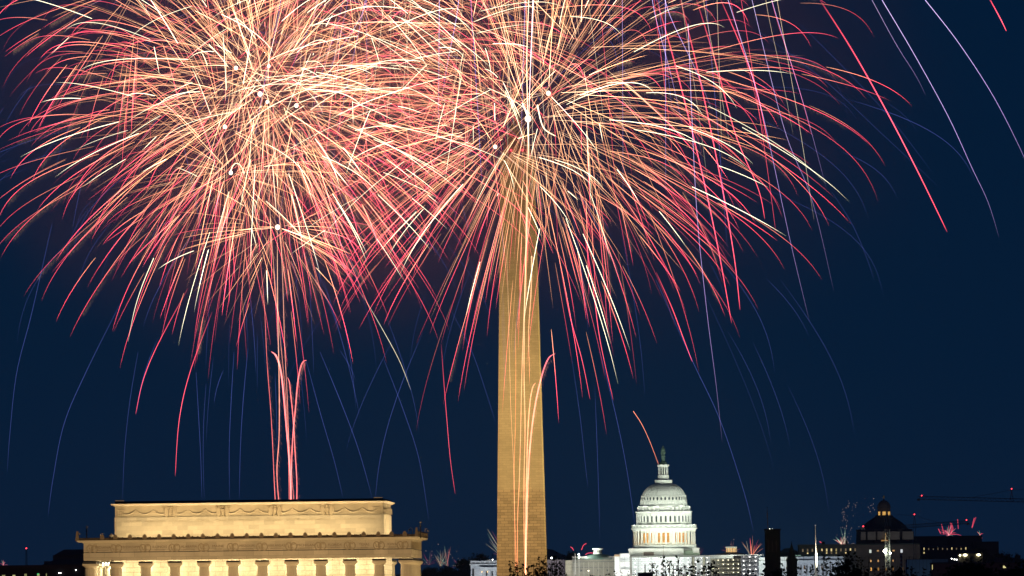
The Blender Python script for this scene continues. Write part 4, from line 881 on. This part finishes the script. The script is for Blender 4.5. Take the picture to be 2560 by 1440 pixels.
def burst(px, py, D, Rpx, counts, label, glit=0, core=6, light=0, name='firework_burst', group='aerial shell bursts', extra=(), down=None, bright=1.0):
    c = P(px, py, D); t = empty(name, c, 0, label, 'firework', group); Rr = Rpx*U(D); parts = []; gl = []
    for kind, n in counts.items():
        n = int(n*{'blue': .6, 'gold': .92, 'red': 1.15}.get(kind, 1))
        for _ in range(n):
            p, r, col = star_trail(kind, Rr, D, down=down); parts.append((p, r, col*bright, kind))
    for pts, r0, r1, stops, b in extra:      # hand followed stars
        q = np.array([np.array(P(x, y, D+dd))-np.array(c) for x, y, dd in pts]); m = 26
        s = np.linspace(0, len(q)-1, m); i = np.minimum(s.astype(int), len(q)-2); f = (s-i)[:,None]
        qa = q[np.maximum(i-1,0)]; qb = q[i]; qc = q[i+1]; qd = q[np.minimum(i+2,len(q)-1)]
        pp = .5*((2*qb)+(-qa+qc)*f+(2*qa-5*qb+4*qc-qd)*f**2+(-qa+3*qb-3*qc+qd)*f**3)
        x = np.linspace(0,1,m); parts.append((pp, np.interp(x,[0,1],[r0,r1])*U(D), ramp(x, stops)*b, 'hand'))
    if glit:
        cand = [q for q in parts if q[3] in ('red','cream')]
        for q in cand[:glit]: gl.append(glitter(q[0][:14], 800, 4*U(D), BROWN*.36, 5*U(D)))
    parts.sort(key=lambda q: -(np.linalg.norm(np.diff(q[0],axis=0),axis=1).sum()*q[1].mean()*q[2].mean()) - (1e9 if q[3]=='hand' else 0))
    keep = 60
    for q in parts[:keep]: put('star_trail', quad_mesh('star_trail', [tube_arrays(*q[:3])]), t)
    if len(parts) > keep: put('star_trails', quad_mesh('star_trails', [tube_arrays(*q[:3]) for q in parts[keep:]]), t, kind='stuff')
    if gl: put('glitter', quad_mesh('glitter', gl), t, kind='stuff')
    if core:
        b = MB().ball((0,0,0), core*U(D), core*U(D), core*U(D)*1.1, 12, 8)
        b.build('core', lit('shell_core_glow', (1,.80,.58), 3, sample=False), t)
    if light or core: point(t, (0, (DA+2 if px < 1100 else DB2+52)-D, 0), max(light,4000)*9, (1.0,.30,.20), 8*U(D), 'shell_flash')
    return t
DA, DB2 = 1960.0, 2120.0
# left group of shells
A = dict(gold=90, red=60, cream=12, blue=14)
burst(650, 235, DA, 740, dict(gold=130,red=190,cream=34,blue=40), 'huge red and cream burst, its bright core uppermost centre of the left group', 30, 6, 9000)
burst(590, 170, DA-25, 560, A, 'burst with a bright core just left of the highest core of the left group', 10, 5, 0)
burst(672, 165, DA+30, 430, A, 'burst with a small hazy core at upper right of the left group', 8, 4, 4000)
burst(741, 264, DA+10, 560, A, 'burst with the rightmost bright core of the left group', 10, 5, 0)
burst(562, 317, DA-10, 600, dict(gold=80,red=70,cream=14,blue=20), 'burst with the leftmost bright core of the left group', 14, 5, 6000)
burst(668, 255, DA+55, 640, dict(gold=80,red=80,cream=14,blue=20), 'burst around a short white streak in the middle of the left group', 14, 4, 0)
burst(577, 432, DA-40, 430, dict(gold=80,red=60,cream=10,blue=14), 'burst with a bright core under a small white hook', 10, 5, 5000,
      extra=[([(577,428,0),(582,415,0),(592,408,2),(603,416,4),(612,436,6)],1.6,.6,[(0,HOT),(1,CREAM*.4)],4)])
burst(694, 568, DA, 360, dict(gold=62,red=14,cream=2,blue=6), 'lowest golden burst of the left group, rays straight from its bright core', 6, 6, 4500, down=-.25)
# between the groups
burst(980, 150, DA+120, 430, dict(gold=60,red=40,cream=12,blue=14), 'dense gold and red burst filling the gap between the two groups', 6, 0, 7000)
# right group
burst(1320, 297, DB2, 780, dict(gold=190,red=180,cream=36,blue=40), 'largest white hot burst centred on the top of the obelisk', 24, 8, 14000,
      extra=[([(1320,297,0),(1317,150,0),(1322,0,0),(1325,-120,0)],1.3,.8,[(0,HOT*1.5),(1,CREAM)],2.2),([(1322,297,3),(1327,150,3),(1333,0,5)],1.0,.8,[(0,HOT),(1,VIO)],3),
             ([(1320,300,0),(1321,345,0),(1322,400,0)],2.2,.8,[(0,CREAM*1.5),(1,HOT)],2.2),([(1306,258,0),(1312,272,0),(1318,288,0)],1.6,2.2,[(0,HOT),(1,CREAM)],4),
             ([(1343,262,0),(1358,318,0),(1388,340,0)],1.8,1.2,[(0,CREAM),(1,HOT)],3)])
burst(1371, 233, DB2+30, 700, dict(gold=110,red=80,cream=24,blue=24), 'burst with a bright core at upper right beside the obelisk tip', 16, 5.5, 9000)
burst(1238, 367, DB2-30, 430, dict(gold=90,red=60,cream=10,blue=14), 'burst with a bright core left of the obelisk top', 8, 5, 5000)
burst(1450, 120, DB2+90, 820, dict(gold=70,red=110,cream=26,blue=50), 'wide red burst without visible core right of the obelisk tip', 30, 0, 9000)
burst(1180, 60, DB2+60, 520, dict(gold=110,red=70,cream=26,blue=30), 'bright white and gold burst at the top edge between the groups', 6, 0, 7000)
burst(870, -60, DA+60, 560, dict(gold=100,red=90,cream=26,blue=40), 'burst centred above the top edge, left of the middle', 8, 0, 5000)
burst(350, -40, DA+40, 480, dict(gold=30,red=60,cream=8,blue=50), 'thin red and blue burst at the upper left edge', 24, 0, 0)
ORG_ = np.array((1.0,.30,.16))
# long stars falling from a shell high above the frame
L_ = lambda *p: list(p)
redst = [(0,RED*.05),(.35,RED*.8),(.6,RED*1.0+.02),(.93,RED*.8),(1,RED*.1)]
viost = [(0,(VIO+.3)*.8),(.5,VIO*.8),(.9,VIO*.25),(1,VIO*0)]
blust = [(0,BLUE*.4),(.3,BLUE),(.8,BLUE*.8),(1,BLUE*.1)]
hand = []
for pts, w, b in (
    ([(2050,0,0),(2130,125,4),(2220,285,8),(2300,440,12),(2368,580,16)],1.8,3.2),
    ([(2470,-10,0),(2500,45,2),(2516,78,4)],1.6,3.0),
    ([(1640,-5,0),(1690,170,3),(1752,420,6),(1795,620,9),(1829,808,12)],1.8,3.0),
    ([(1700,-5,0),(1750,200,3),(1800,440,6),(1835,640,9),(1850,775,12)],1.7,3.0),
    ([(1740,-5,0),(1790,160,3),(1840,340,6),(1895,470,9),(1912,548,12)],1.5,2.6),
    ([(1800,-5,0),(1850,110,3),(1890,220,6),(1922,370,9)],1.4,2.6)):
    hand.append((pts, w, w*.45, redst, b))
for pts, w, b in (
    ([(2313,0,0),(2395,105,4),(2480,235,8),(2545,360,12),(2580,440,16)],1.0,1.8),
    ([(2205,0,0),(2285,135,4),(2370,290,8),(2430,420,12),(2470,505,16),(2498,595,18)],1.0,1.7),
    ([(1720,60,0),(1740,500,4),(1765,760,8),(1790,960,12),(1806,1110,14)],.8,1.4),
    ([(1880,0,0),(1960,320,4),(2030,500,8),(2085,730,12)],.8,1.2),
    ([(1820,0,0),(1900,260,4),(1975,600,8),(2024,805,12)],.9,1.4),
    ([(2180,0,0),(2240,110,4),(2290,190,6),(2315,240,8)],.7,1.0)):
    hand.append((pts, w*.75, w*.4, viost, b))
burst(1560, -560, DB2+20, 900, dict(red=4,blue=10), 'long red and violet stars falling down the right half from above the frame', 0, 0, 0, extra=hand)
hand = []
for pts, b in (
    ([(130,560,0),(80,780,2),(42,930,4),(25,1080,6),(18,1180,8)],1.5),([(300,760,0),(215,930,2),(160,1060,4),(132,1200,6),(120,1290,8)],1.7),
    ([(345,880,0),(325,1000,2),(312,1120,4),(306,1250,6)],1.1),([(490,930,0),(497,1050,2),(502,1150,4),(505,1252,6)],1.4),([(515,960,0),(509,1060,2),(508,1160,4),(511,1252,6)],1.0),
    ([(585,880,0),(578,1000,2),(573,1120,4),(574,1250,6)],1.6),([(620,870,0),(608,1000,2),(601,1120,4),(598,1250,6)],1.6),([(765,900,0),(800,1030,2),(835,1150,4),(858,1246,6)],1.4),
    ([(800,880,0),(850,1000,2),(895,1120,4),(931,1246,6)],1.7),([(960,900,0),(1010,1030,2),(1048,1150,4),(1072,1300,6)],1.4),([(1130,780,0),(1180,880,2),(1215,980,4),(1240,1060,6)],1.0),
    ([(1430,900,0),(1450,1040,2),(1462,1150,4),(1470,1220,6)],1.0),([(1500,880,0),(1540,1040,2),(1568,1180,4),(1588,1320,6)],1.5),([(1640,700,0),(1730,900,2),(1800,1050,4),(1860,1230,6),(1884,1330,8)],1.7),
    ([(1900,80,0),(2060,200,2),(2200,330,4),(2350,470,6)],.8),([(2000,60,0),(2120,180,2),(2230,300,4),(2330,430,6)],.8),([(2080,480,0),(2130,560,2),(2165,640,4),(2185,700,6)],.8)):
    hand.append((pts, .6, .4, blust, b*.45))
for pts, w, st, b in (([(1583,1028,0),(1604,1060,0),(1625,1105,0),(1646,1160,0)],1.1,[(0,ORG_),(1,ORG_)],1.9),([(1103,860,0),(1110,960,2),(1118,1060,4),(1126,1150,6),(1138,1235,8)],1.1,redst,2.0),([(530,780,0),(475,930,2),(448,1050,4),(438,1190,6)],1.6,redst,2.4),
    ([(470,720,0),(395,860,2),(358,950,4),(339,1036,6)],1.6,redst,2.4),([(905,735,0),(960,830,2),(1000,905,4),(1027,975,6)],1.0,[(0,CREAM*.1),(.4,CREAM*.8),(.8,CREAM*.8),(1,CREAM*.1)],2.0),
    ([(1450,520,0),(1480,700,2),(1500,850,4),(1533,1000,6)],1.5,redst,2.6),([(1400,660,0),(1425,790,2),(1455,900,4),(1475,998,6)],1.5,redst,2.4),([(1640,680,0),(1680,770,2),(1710,850,4),(1731,905,6)],1.6,redst,2.6),
    ([(384,645,0),(355,715,2),(335,780,4),(320,855,6)],1.5,[(0,CREAM),(.7,CREAM*.8),(1,CREAM*.1)],2.2)):
    hand.append((pts, w*.72, w*.3, st, b))
burst(700, 700, DA-60, 300, dict(blue=6), 'thin blue and red stars falling lowest towards the temple and skyline', 0, 0, 0, extra=hand)

hand = []
for _ in range(46):              # steep stars dropping through the top of the frame
    x0 = rng.uniform(620, 1960); dx = (x0-1250)*.10+rng.normal()*25; ln = rng.uniform(150, 480)*(1.25 if x0 > 1500 else 1)
    st = [[(0,HOT*.9),(.8,CREAM*.6),(1,HOT*.1)], redst, viost, [(0,VIO*.5),(.8,BLUE),(1,BLUE*0)]][rng.integers(4)]
    hand.append(([(x0-dx*.3,-90,0),(x0,30,2),(x0+dx*.7,30+ln*.55,4),(x0+dx*1.2,30+ln,6)], rng.uniform(.4,.75), .3, st, rng.uniform(.9,2.2)))
burst(1250, -700, DB2-50, 500, dict(blue=4), 'steep white, red and violet stars dropping through the top middle of the picture', 0, 0, 0, extra=hand)

# rising tails
def tail(pts, D, w0, w1, col0, col1, b, label, glit=0, group='rising comet tails'):
    px_left = pts[0][0] < 1000; c = P(pts[0][0], pts[0][1], D); t = empty('comet_tail', c, 0, label, 'firework', group)
    q = np.array([np.array(P(x,y,D))-np.array(c) for x,y in pts]); m = 48
    s = np.linspace(0,len(q)-1,m); i = np.minimum(s.astype(int),len(q)-2); f=(s-i)[:,None]
    qa=q[np.maximum(i-1,0)];qb=q[i];qc=q[i+1];qd=q[np.minimum(i+2,len(q)-1)]
    pp=.5*((2*qb)+(-qa+qc)*f+(2*qa-5*qb+4*qc-qd)*f**2+(-qa+3*qb-3*qc+qd)*f**3)
    wob = np.cumsum(rng.normal(size=m))*.0; pp[:,0] += np.sin(np.linspace(0,rng.uniform(9,16),m)+rng.uniform(0,6))*1.1*U(D)*(.4+.6*rng.random())
    x=np.linspace(0,1,m); col=ramp(x,[(0,col0),(1,col1)])*b*(.62 if px_left else .42)*rng.uniform(.75,1.15,m)[:,None]
    put('trail', quad_mesh('trail',[tube_arrays(pp, np.interp(x,[0,.85,1],[w0,w1,w1*.2])*.72*U(D), col)]), t)
    if glit: put('glitter', quad_mesh('glitter',[glitter(pp[:42], glit//2, 6*U(D), RED*.12+BROWN*.5, 5*U(D))]), t, kind='stuff')
    return t
rp = RED*1.0+np.array((.1,.12,.05)); ro = np.array((1.0,.28,.12))
tail([(689,1262),(684,1160),(676,1020),(668,900),(660,760),(648,620)], DA, 1.2,.8, rp, rp*.8, 2.6, 'leftmost thin red tail above the temple roof', 500)
tail([(697,1262),(693,1180),(698,1090),(697,950),(695,800),(694,568)], DA, 1.6,1.3, rp, HOT, 2.8, 'straight red tail climbing to the lowest bright core', 600)
tail([(727,1262),(724,1170),(716,1060),(708,970),(700,920),(690,890),(679,879)], DA-5, 2.6,3.0, rp, rp+.05, 4.0, 'thick red tail hooking over to the left above the temple roof', 700)
tail([(728,1262),(729,1180),(732,1090),(738,1020),(744,960),(752,920),(759,904),(766,901)], DA+5, 1.8,2.3, rp, rp, 3.4, 'red tail hooking over to the right above the temple roof', 900)
tail([(742,1262),(741,1190),(738,1120),(733,1060),(729,1000),(724,960),(718,943)], DA+8, 1.6,1.8, rp, rp, 3.0, 'short straight red tail rightmost above the temple roof', 500)
tail([(724,1262),(722,1150),(718,1000),(712,850),(706,700),(700,560),(690,400)], DA+12, 1.2,.9, rp, HOT, 2.2, 'tall pinkish tail rising through the left group', 600)
tail([(735,1262),(722,1100),(712,960),(696,800),(682,640),(672,450),(668,255)], DA+15, 1.0,.9, rp, HOT, 1.8, 'faint tall tail rising to the middle of the left group', 400)
tail([(1290,1430),(1287,1360),(1285,1250),(1284,1150),(1278,1020),(1273,880),(1270,760),(1266,560)], DB2, 1.1,.6, ro, HOT, 2.6, 'leftmost thin orange tail in front of the obelisk shaft', 0)
tail([(1292,1430),(1290,1380),(1286,1200),(1288,1050),(1290,900),(1289,805)], DB2+5, 1.1,.9, ro, ro, 2.6, 'straight orange tail ending halfway up the obelisk', 0)
tail([(1295,1430),(1294,1300),(1298,1190),(1303,1050),(1306,900),(1312,700),(1316,520),(1320,300)], DB2+8, 1.3,1.5, ro, HOT, 3.2, 'long orange tail rising up the shaft to the white hot core', 200)
tail([(1312,1440),(1311,1350),(1311,1200),(1312,1080),(1310,950),(1312,800),(1316,600),(1319,300)], DB2+12, 1.6,1.7, ro, HOT*1.1, 3.2, 'bright orange tail just left of the thickest one on the shaft', 0)
tail([(1315,1440),(1316,1330),(1319,1200),(1325,1120),(1335,1040),(1346,975),(1358,925),(1372,895),(1389,884)], DB2-5, 3.0,2.8, ro+.1, RED+.1, 4.5, 'thickest tail, curving right off the obelisk with a red tip', 900)
tail([(1314,1440),(1315,1320),(1317,1180),(1319,1080),(1325,1010),(1332,970),(1339,957)], DB2-8, 2.2,2.0, ro+.1, ro+.1, 4.0, 'short bright tail with a small hooked tip on the obelisk', 0)
tail([(1330,640),(1326,740),(1322,850),(1323,960)], DB2+2, 2.4,1.2, HOT, ro, 3.0, 'bright golden stream down the right half of the shaft', 300)

# small distant fireworks low over the skyline
def mini(px, py, D, n, h, spread, cols, label, w=.55, b=.48, dots=0, start=0.0):
    c = P(px, py, D); t = empty('distant_firework', c, 0, label, 'firework', 'small distant fireworks on the skyline'); u = U(D)
    for _ in range(n):
        a = rng.normal()*spread; ln = h*rng.uniform(.45,1.0); col = cols[rng.integers(len(cols))]; s0 = start*rng.random()
        x = np.linspace(s0, 1, 10); pts = np.stack([np.sin(a)*ln*x, rng.normal()*.3*ln*x, ln*np.cos(a)*x-ln*.12*x**2*abs(np.sin(a))*3],1)*u
        pts[:,0] += rng.normal()*h*.03*u
        put('spark_trail', quad_mesh('spark_trail',[tube_arrays(pts, np.full(10,w*u*rng.uniform(.6,1.1)), ramp((x-s0)/(1-s0+1e-6),[(0,col*.5),(.7,col),(1,col*.2)])*b*.8*rng.uniform(.5,1.3))]), t)
    for _ in range(dots):
        p = (rng.normal()*h*.25*u, rng.normal()*2, abs(rng.normal())*h*.55*u); MB().ball(p, .75*u*rng.uniform(.6,1.2),n=6,m=4).build('spark', dotm, t)
    return t
dotm = lit('pale_spark_glow', (1,.75,.65), .5, sample=False)
GRN = np.array((.45,.75,.5)); ORG = np.array((1,.35,.15)); PNK = np.array((1,.25,.35)); DIMR = RED*.35
mini(1102,1416,6200,14,48,.45,[GRN,ORG,CREAM*.7],'pale green and orange spray low in the gap right of the temple',dots=6)
mini(1118,1416,6250,12,60,.28,[GRN*.8,ORG,RED],'taller orange and green spray beside the first one in the gap',dots=3)
mini(1072,1412,6300,12,40,.8,[PNK*.5,DIMR,GRN*.4],'dim pink spray touching the right edge of the temple',dots=8)
mini(1146,1416,6280,10,30,.6,[PNK*.6,CREAM*.5],'small pink spray right of the others in the gap',dots=3)
t = mini(1262,1400,6200,14,90,.35,[GRN*.7,PNK*.4,CREAM*.5],'pale spray of thin lines leaning left from behind the obelisk',b=1.2); t.rotation_euler = (0,R(-32),0)
def arcs(px, py, D, arcs_, label, w=.9, b=1.3):
    c = P(px,py,D); t = empty('distant_firework', c, 0, label, 'firework', 'small distant fireworks on the skyline')
    for pts, col in arcs_:
        q = np.array([np.array(P(x,y,D))-np.array(c) for x,y in pts]); m=12; s=np.linspace(0,len(q)-1,m); k=np.stack([np.interp(s,np.arange(len(q)),q[:,j]) for j in range(3)],1)
        put('spark_trail', quad_mesh('spark_trail',[tube_arrays(k, np.full(m,w*U(D)), np.repeat((col*b)[None,:],m,0))]), t)
arcs(1448,1380,6000,[([(1434,1376),(1431,1370),(1426,1367)],RED),([(1454,1375),(1457,1366),(1461,1361),(1466,1359)],RED),([(1463,1387),(1470,1383),(1477,1382),(1483,1383)],RED)],'three short red arcs above the low green dome')
mini(1880,1392,6000,16,58,.42,[ORG,RED*.8,CREAM*.4,ORG*.6],'fan of orange and red lines left of the square tower',b=1.5)
mini(1745,1400,6000,10,62,.35,[DIMR*.6,ORG*.15,PNK*.2],'very dim red spray just right of the white dome',b=.9,dots=3)
mini(1828,1384,6000,16,34,.9,[DIMR*.8,ORG*.3],'dim red spray behind the small amber lantern',b=1.0,dots=6)
mini(2104,1362,6400,20,30,.75,[GRN*.7,CREAM*.6,RED],'low pale green and red fan on the roof of the windowed block',b=1.5)
mini(2112,1362,6420,4,48,.2,[GRN*.6],'single tall dotted sprays above the windowed block',dots=26,b=1.0)
c = P(2130,1290,6500); t = empty('distant_firework', c, 0, 'faint scattered white sparks hanging above the windowed block', 'firework', 'small distant fireworks on the skyline')
for x, y, n, w in ((2111,1300,22,14),(2122,1262,5,5),(2138,1265,8,9),(2182,1260,6,10),(2172,1275,4,8),(2128,1320,5,20),(2108,1330,6,16)):
    for _ in range(n):
        p = P(x+random.gauss(0,w*.35), y+random.gauss(0,w*1.0), 6500)-c; MB().ball(p, .24*random.uniform(.5,1.1),n=6,m=4).build('spark', dotm, t)
arcs(2052,1358,6300,[([(2049,1354),(2056,1358)],RED)],'tiny red dash left of the chimney on the windowed block')
mini(2372,1338,6500,22,34,.75,[RED,RED*.8,PNK,GRN*.4],'red fan of short streaks above the broad annex roof',b=1.8)
arcs(2380,1320,6450,[([(2352,1334),(2346,1322)],RED),([(2360,1336),(2354,1310)],RED*.8),([(2376,1334),(2380,1322),(2376,1307)],RED),([(2378,1334),(2383,1322),(2379,1308)],RED*.9),([(2396,1322),(2394,1298)],RED*.7),([(2430,1320),(2433,1306),(2436,1295)],RED),([(2431,1318),(2436,1304),(2440,1293)],RED*.6)],'taller separate red plumes behind the lower crane jib',1.2,.8)
mini(2450,1338,6500,8,16,.8,[RED,GRN*.6],'small red and green tips at the right end of the annex roof',b=1.3)
mini(8,1413,6000,10,16,.8,[PNK*.6,RED*.6,CREAM*.3],'tiny pink spray at the bottom left edge',b=1.3)

# ================================================================ SMOKE
def smoke(px, py, D, rx, ry, dens, label):
    c = P(px, py, D); t = bpy.data.meshes.new('smoke_cloud'); m = MB(); u = U(D)
    m.ball((0,0,0), rx*u, 60, ry*u, 28, 18)
    mt, n, o = new_mat('firework_smoke'); pv = n.nodes.new('ShaderNodeVolumePrincipled')
    tc = n.nodes.new('ShaderNodeTexCoord'); mp = n.nodes.new('ShaderNodeMapping'); mp.inputs['Scale'].default_value = (1/(rx*u), 1/60, 1/(ry*u))
    ln = n.nodes.new('ShaderNodeVectorMath'); ln.operation = 'LENGTH'; fo = n.nodes.new('ShaderNodeMapRange'); fo.interpolation_type = 'SMOOTHSTEP'
    fo.inputs['From Min'].default_value = 1.0; fo.inputs['From Max'].default_value = .15; fo.inputs['To Min'].default_value = 0; fo.inputs['To Max'].default_value = dens
    no = n.nodes.new('ShaderNodeTexNoise'); no.inputs['Scale'].default_value = .035; no.inputs['Detail'].default_value = 3; n.links.new(tc.outputs['Object'], no.inputs['Vector'])
    nr = n.nodes.new('ShaderNodeMapRange'); nr.inputs['From Min'].default_value = .35; nr.inputs['From Max'].default_value = .68; nr.inputs['To Min'].default_value = .35; nr.inputs['To Max'].default_value = 1.7
    mu = n.nodes.new('ShaderNodeMath'); mu.operation = 'MULTIPLY'
    n.links.new(tc.outputs['Object'], mp.inputs['Vector']); n.links.new(mp.outputs[0], ln.inputs[0]); n.links.new(ln.outputs['Value'], fo.inputs['Value'])
    n.links.new(no.outputs['Fac'], nr.inputs['Value']); n.links.new(fo.outputs['Result'], mu.inputs[0]); n.links.new(nr.outputs['Result'], mu.inputs[1]); n.links.new(mu.outputs[0], pv.inputs['Density'])
    pv.inputs['Color'].default_value = (.75,.62,.66,1); pv.inputs['Anisotropy'].default_value = .3
    n.links.new(pv.outputs[0], o.inputs['Volume'])
    ob = m.build('smoke_cloud', mt); ob.location = c; return tag(ob, label, 'smoke', kind='stuff')
smoke(660, 220, DA+95, 900, 760, .0045, 'thin reddish smoke drifting behind the left bursts')
smoke(1380, 180, DB2+150, 1150, 850, .0045, 'thin reddish smoke drifting behind the right bursts')

# ================================================================ HAZE
hb = MB().box(-3500,3500,-40,9990,-1,1400)
mt, n, o = new_mat('night_haze'); pv = n.nodes.new('ShaderNodeVolumePrincipled'); pv.inputs['Color'].default_value = (.35,.75,1,1)
pv.inputs['Density'].default_value = 2.4e-5; pv.inputs['Anisotropy'].default_value = 0.0; n.links.new(pv.outputs[0], o.inputs['Volume'])
tag(hb.build('haze', mt), kind='stuff')
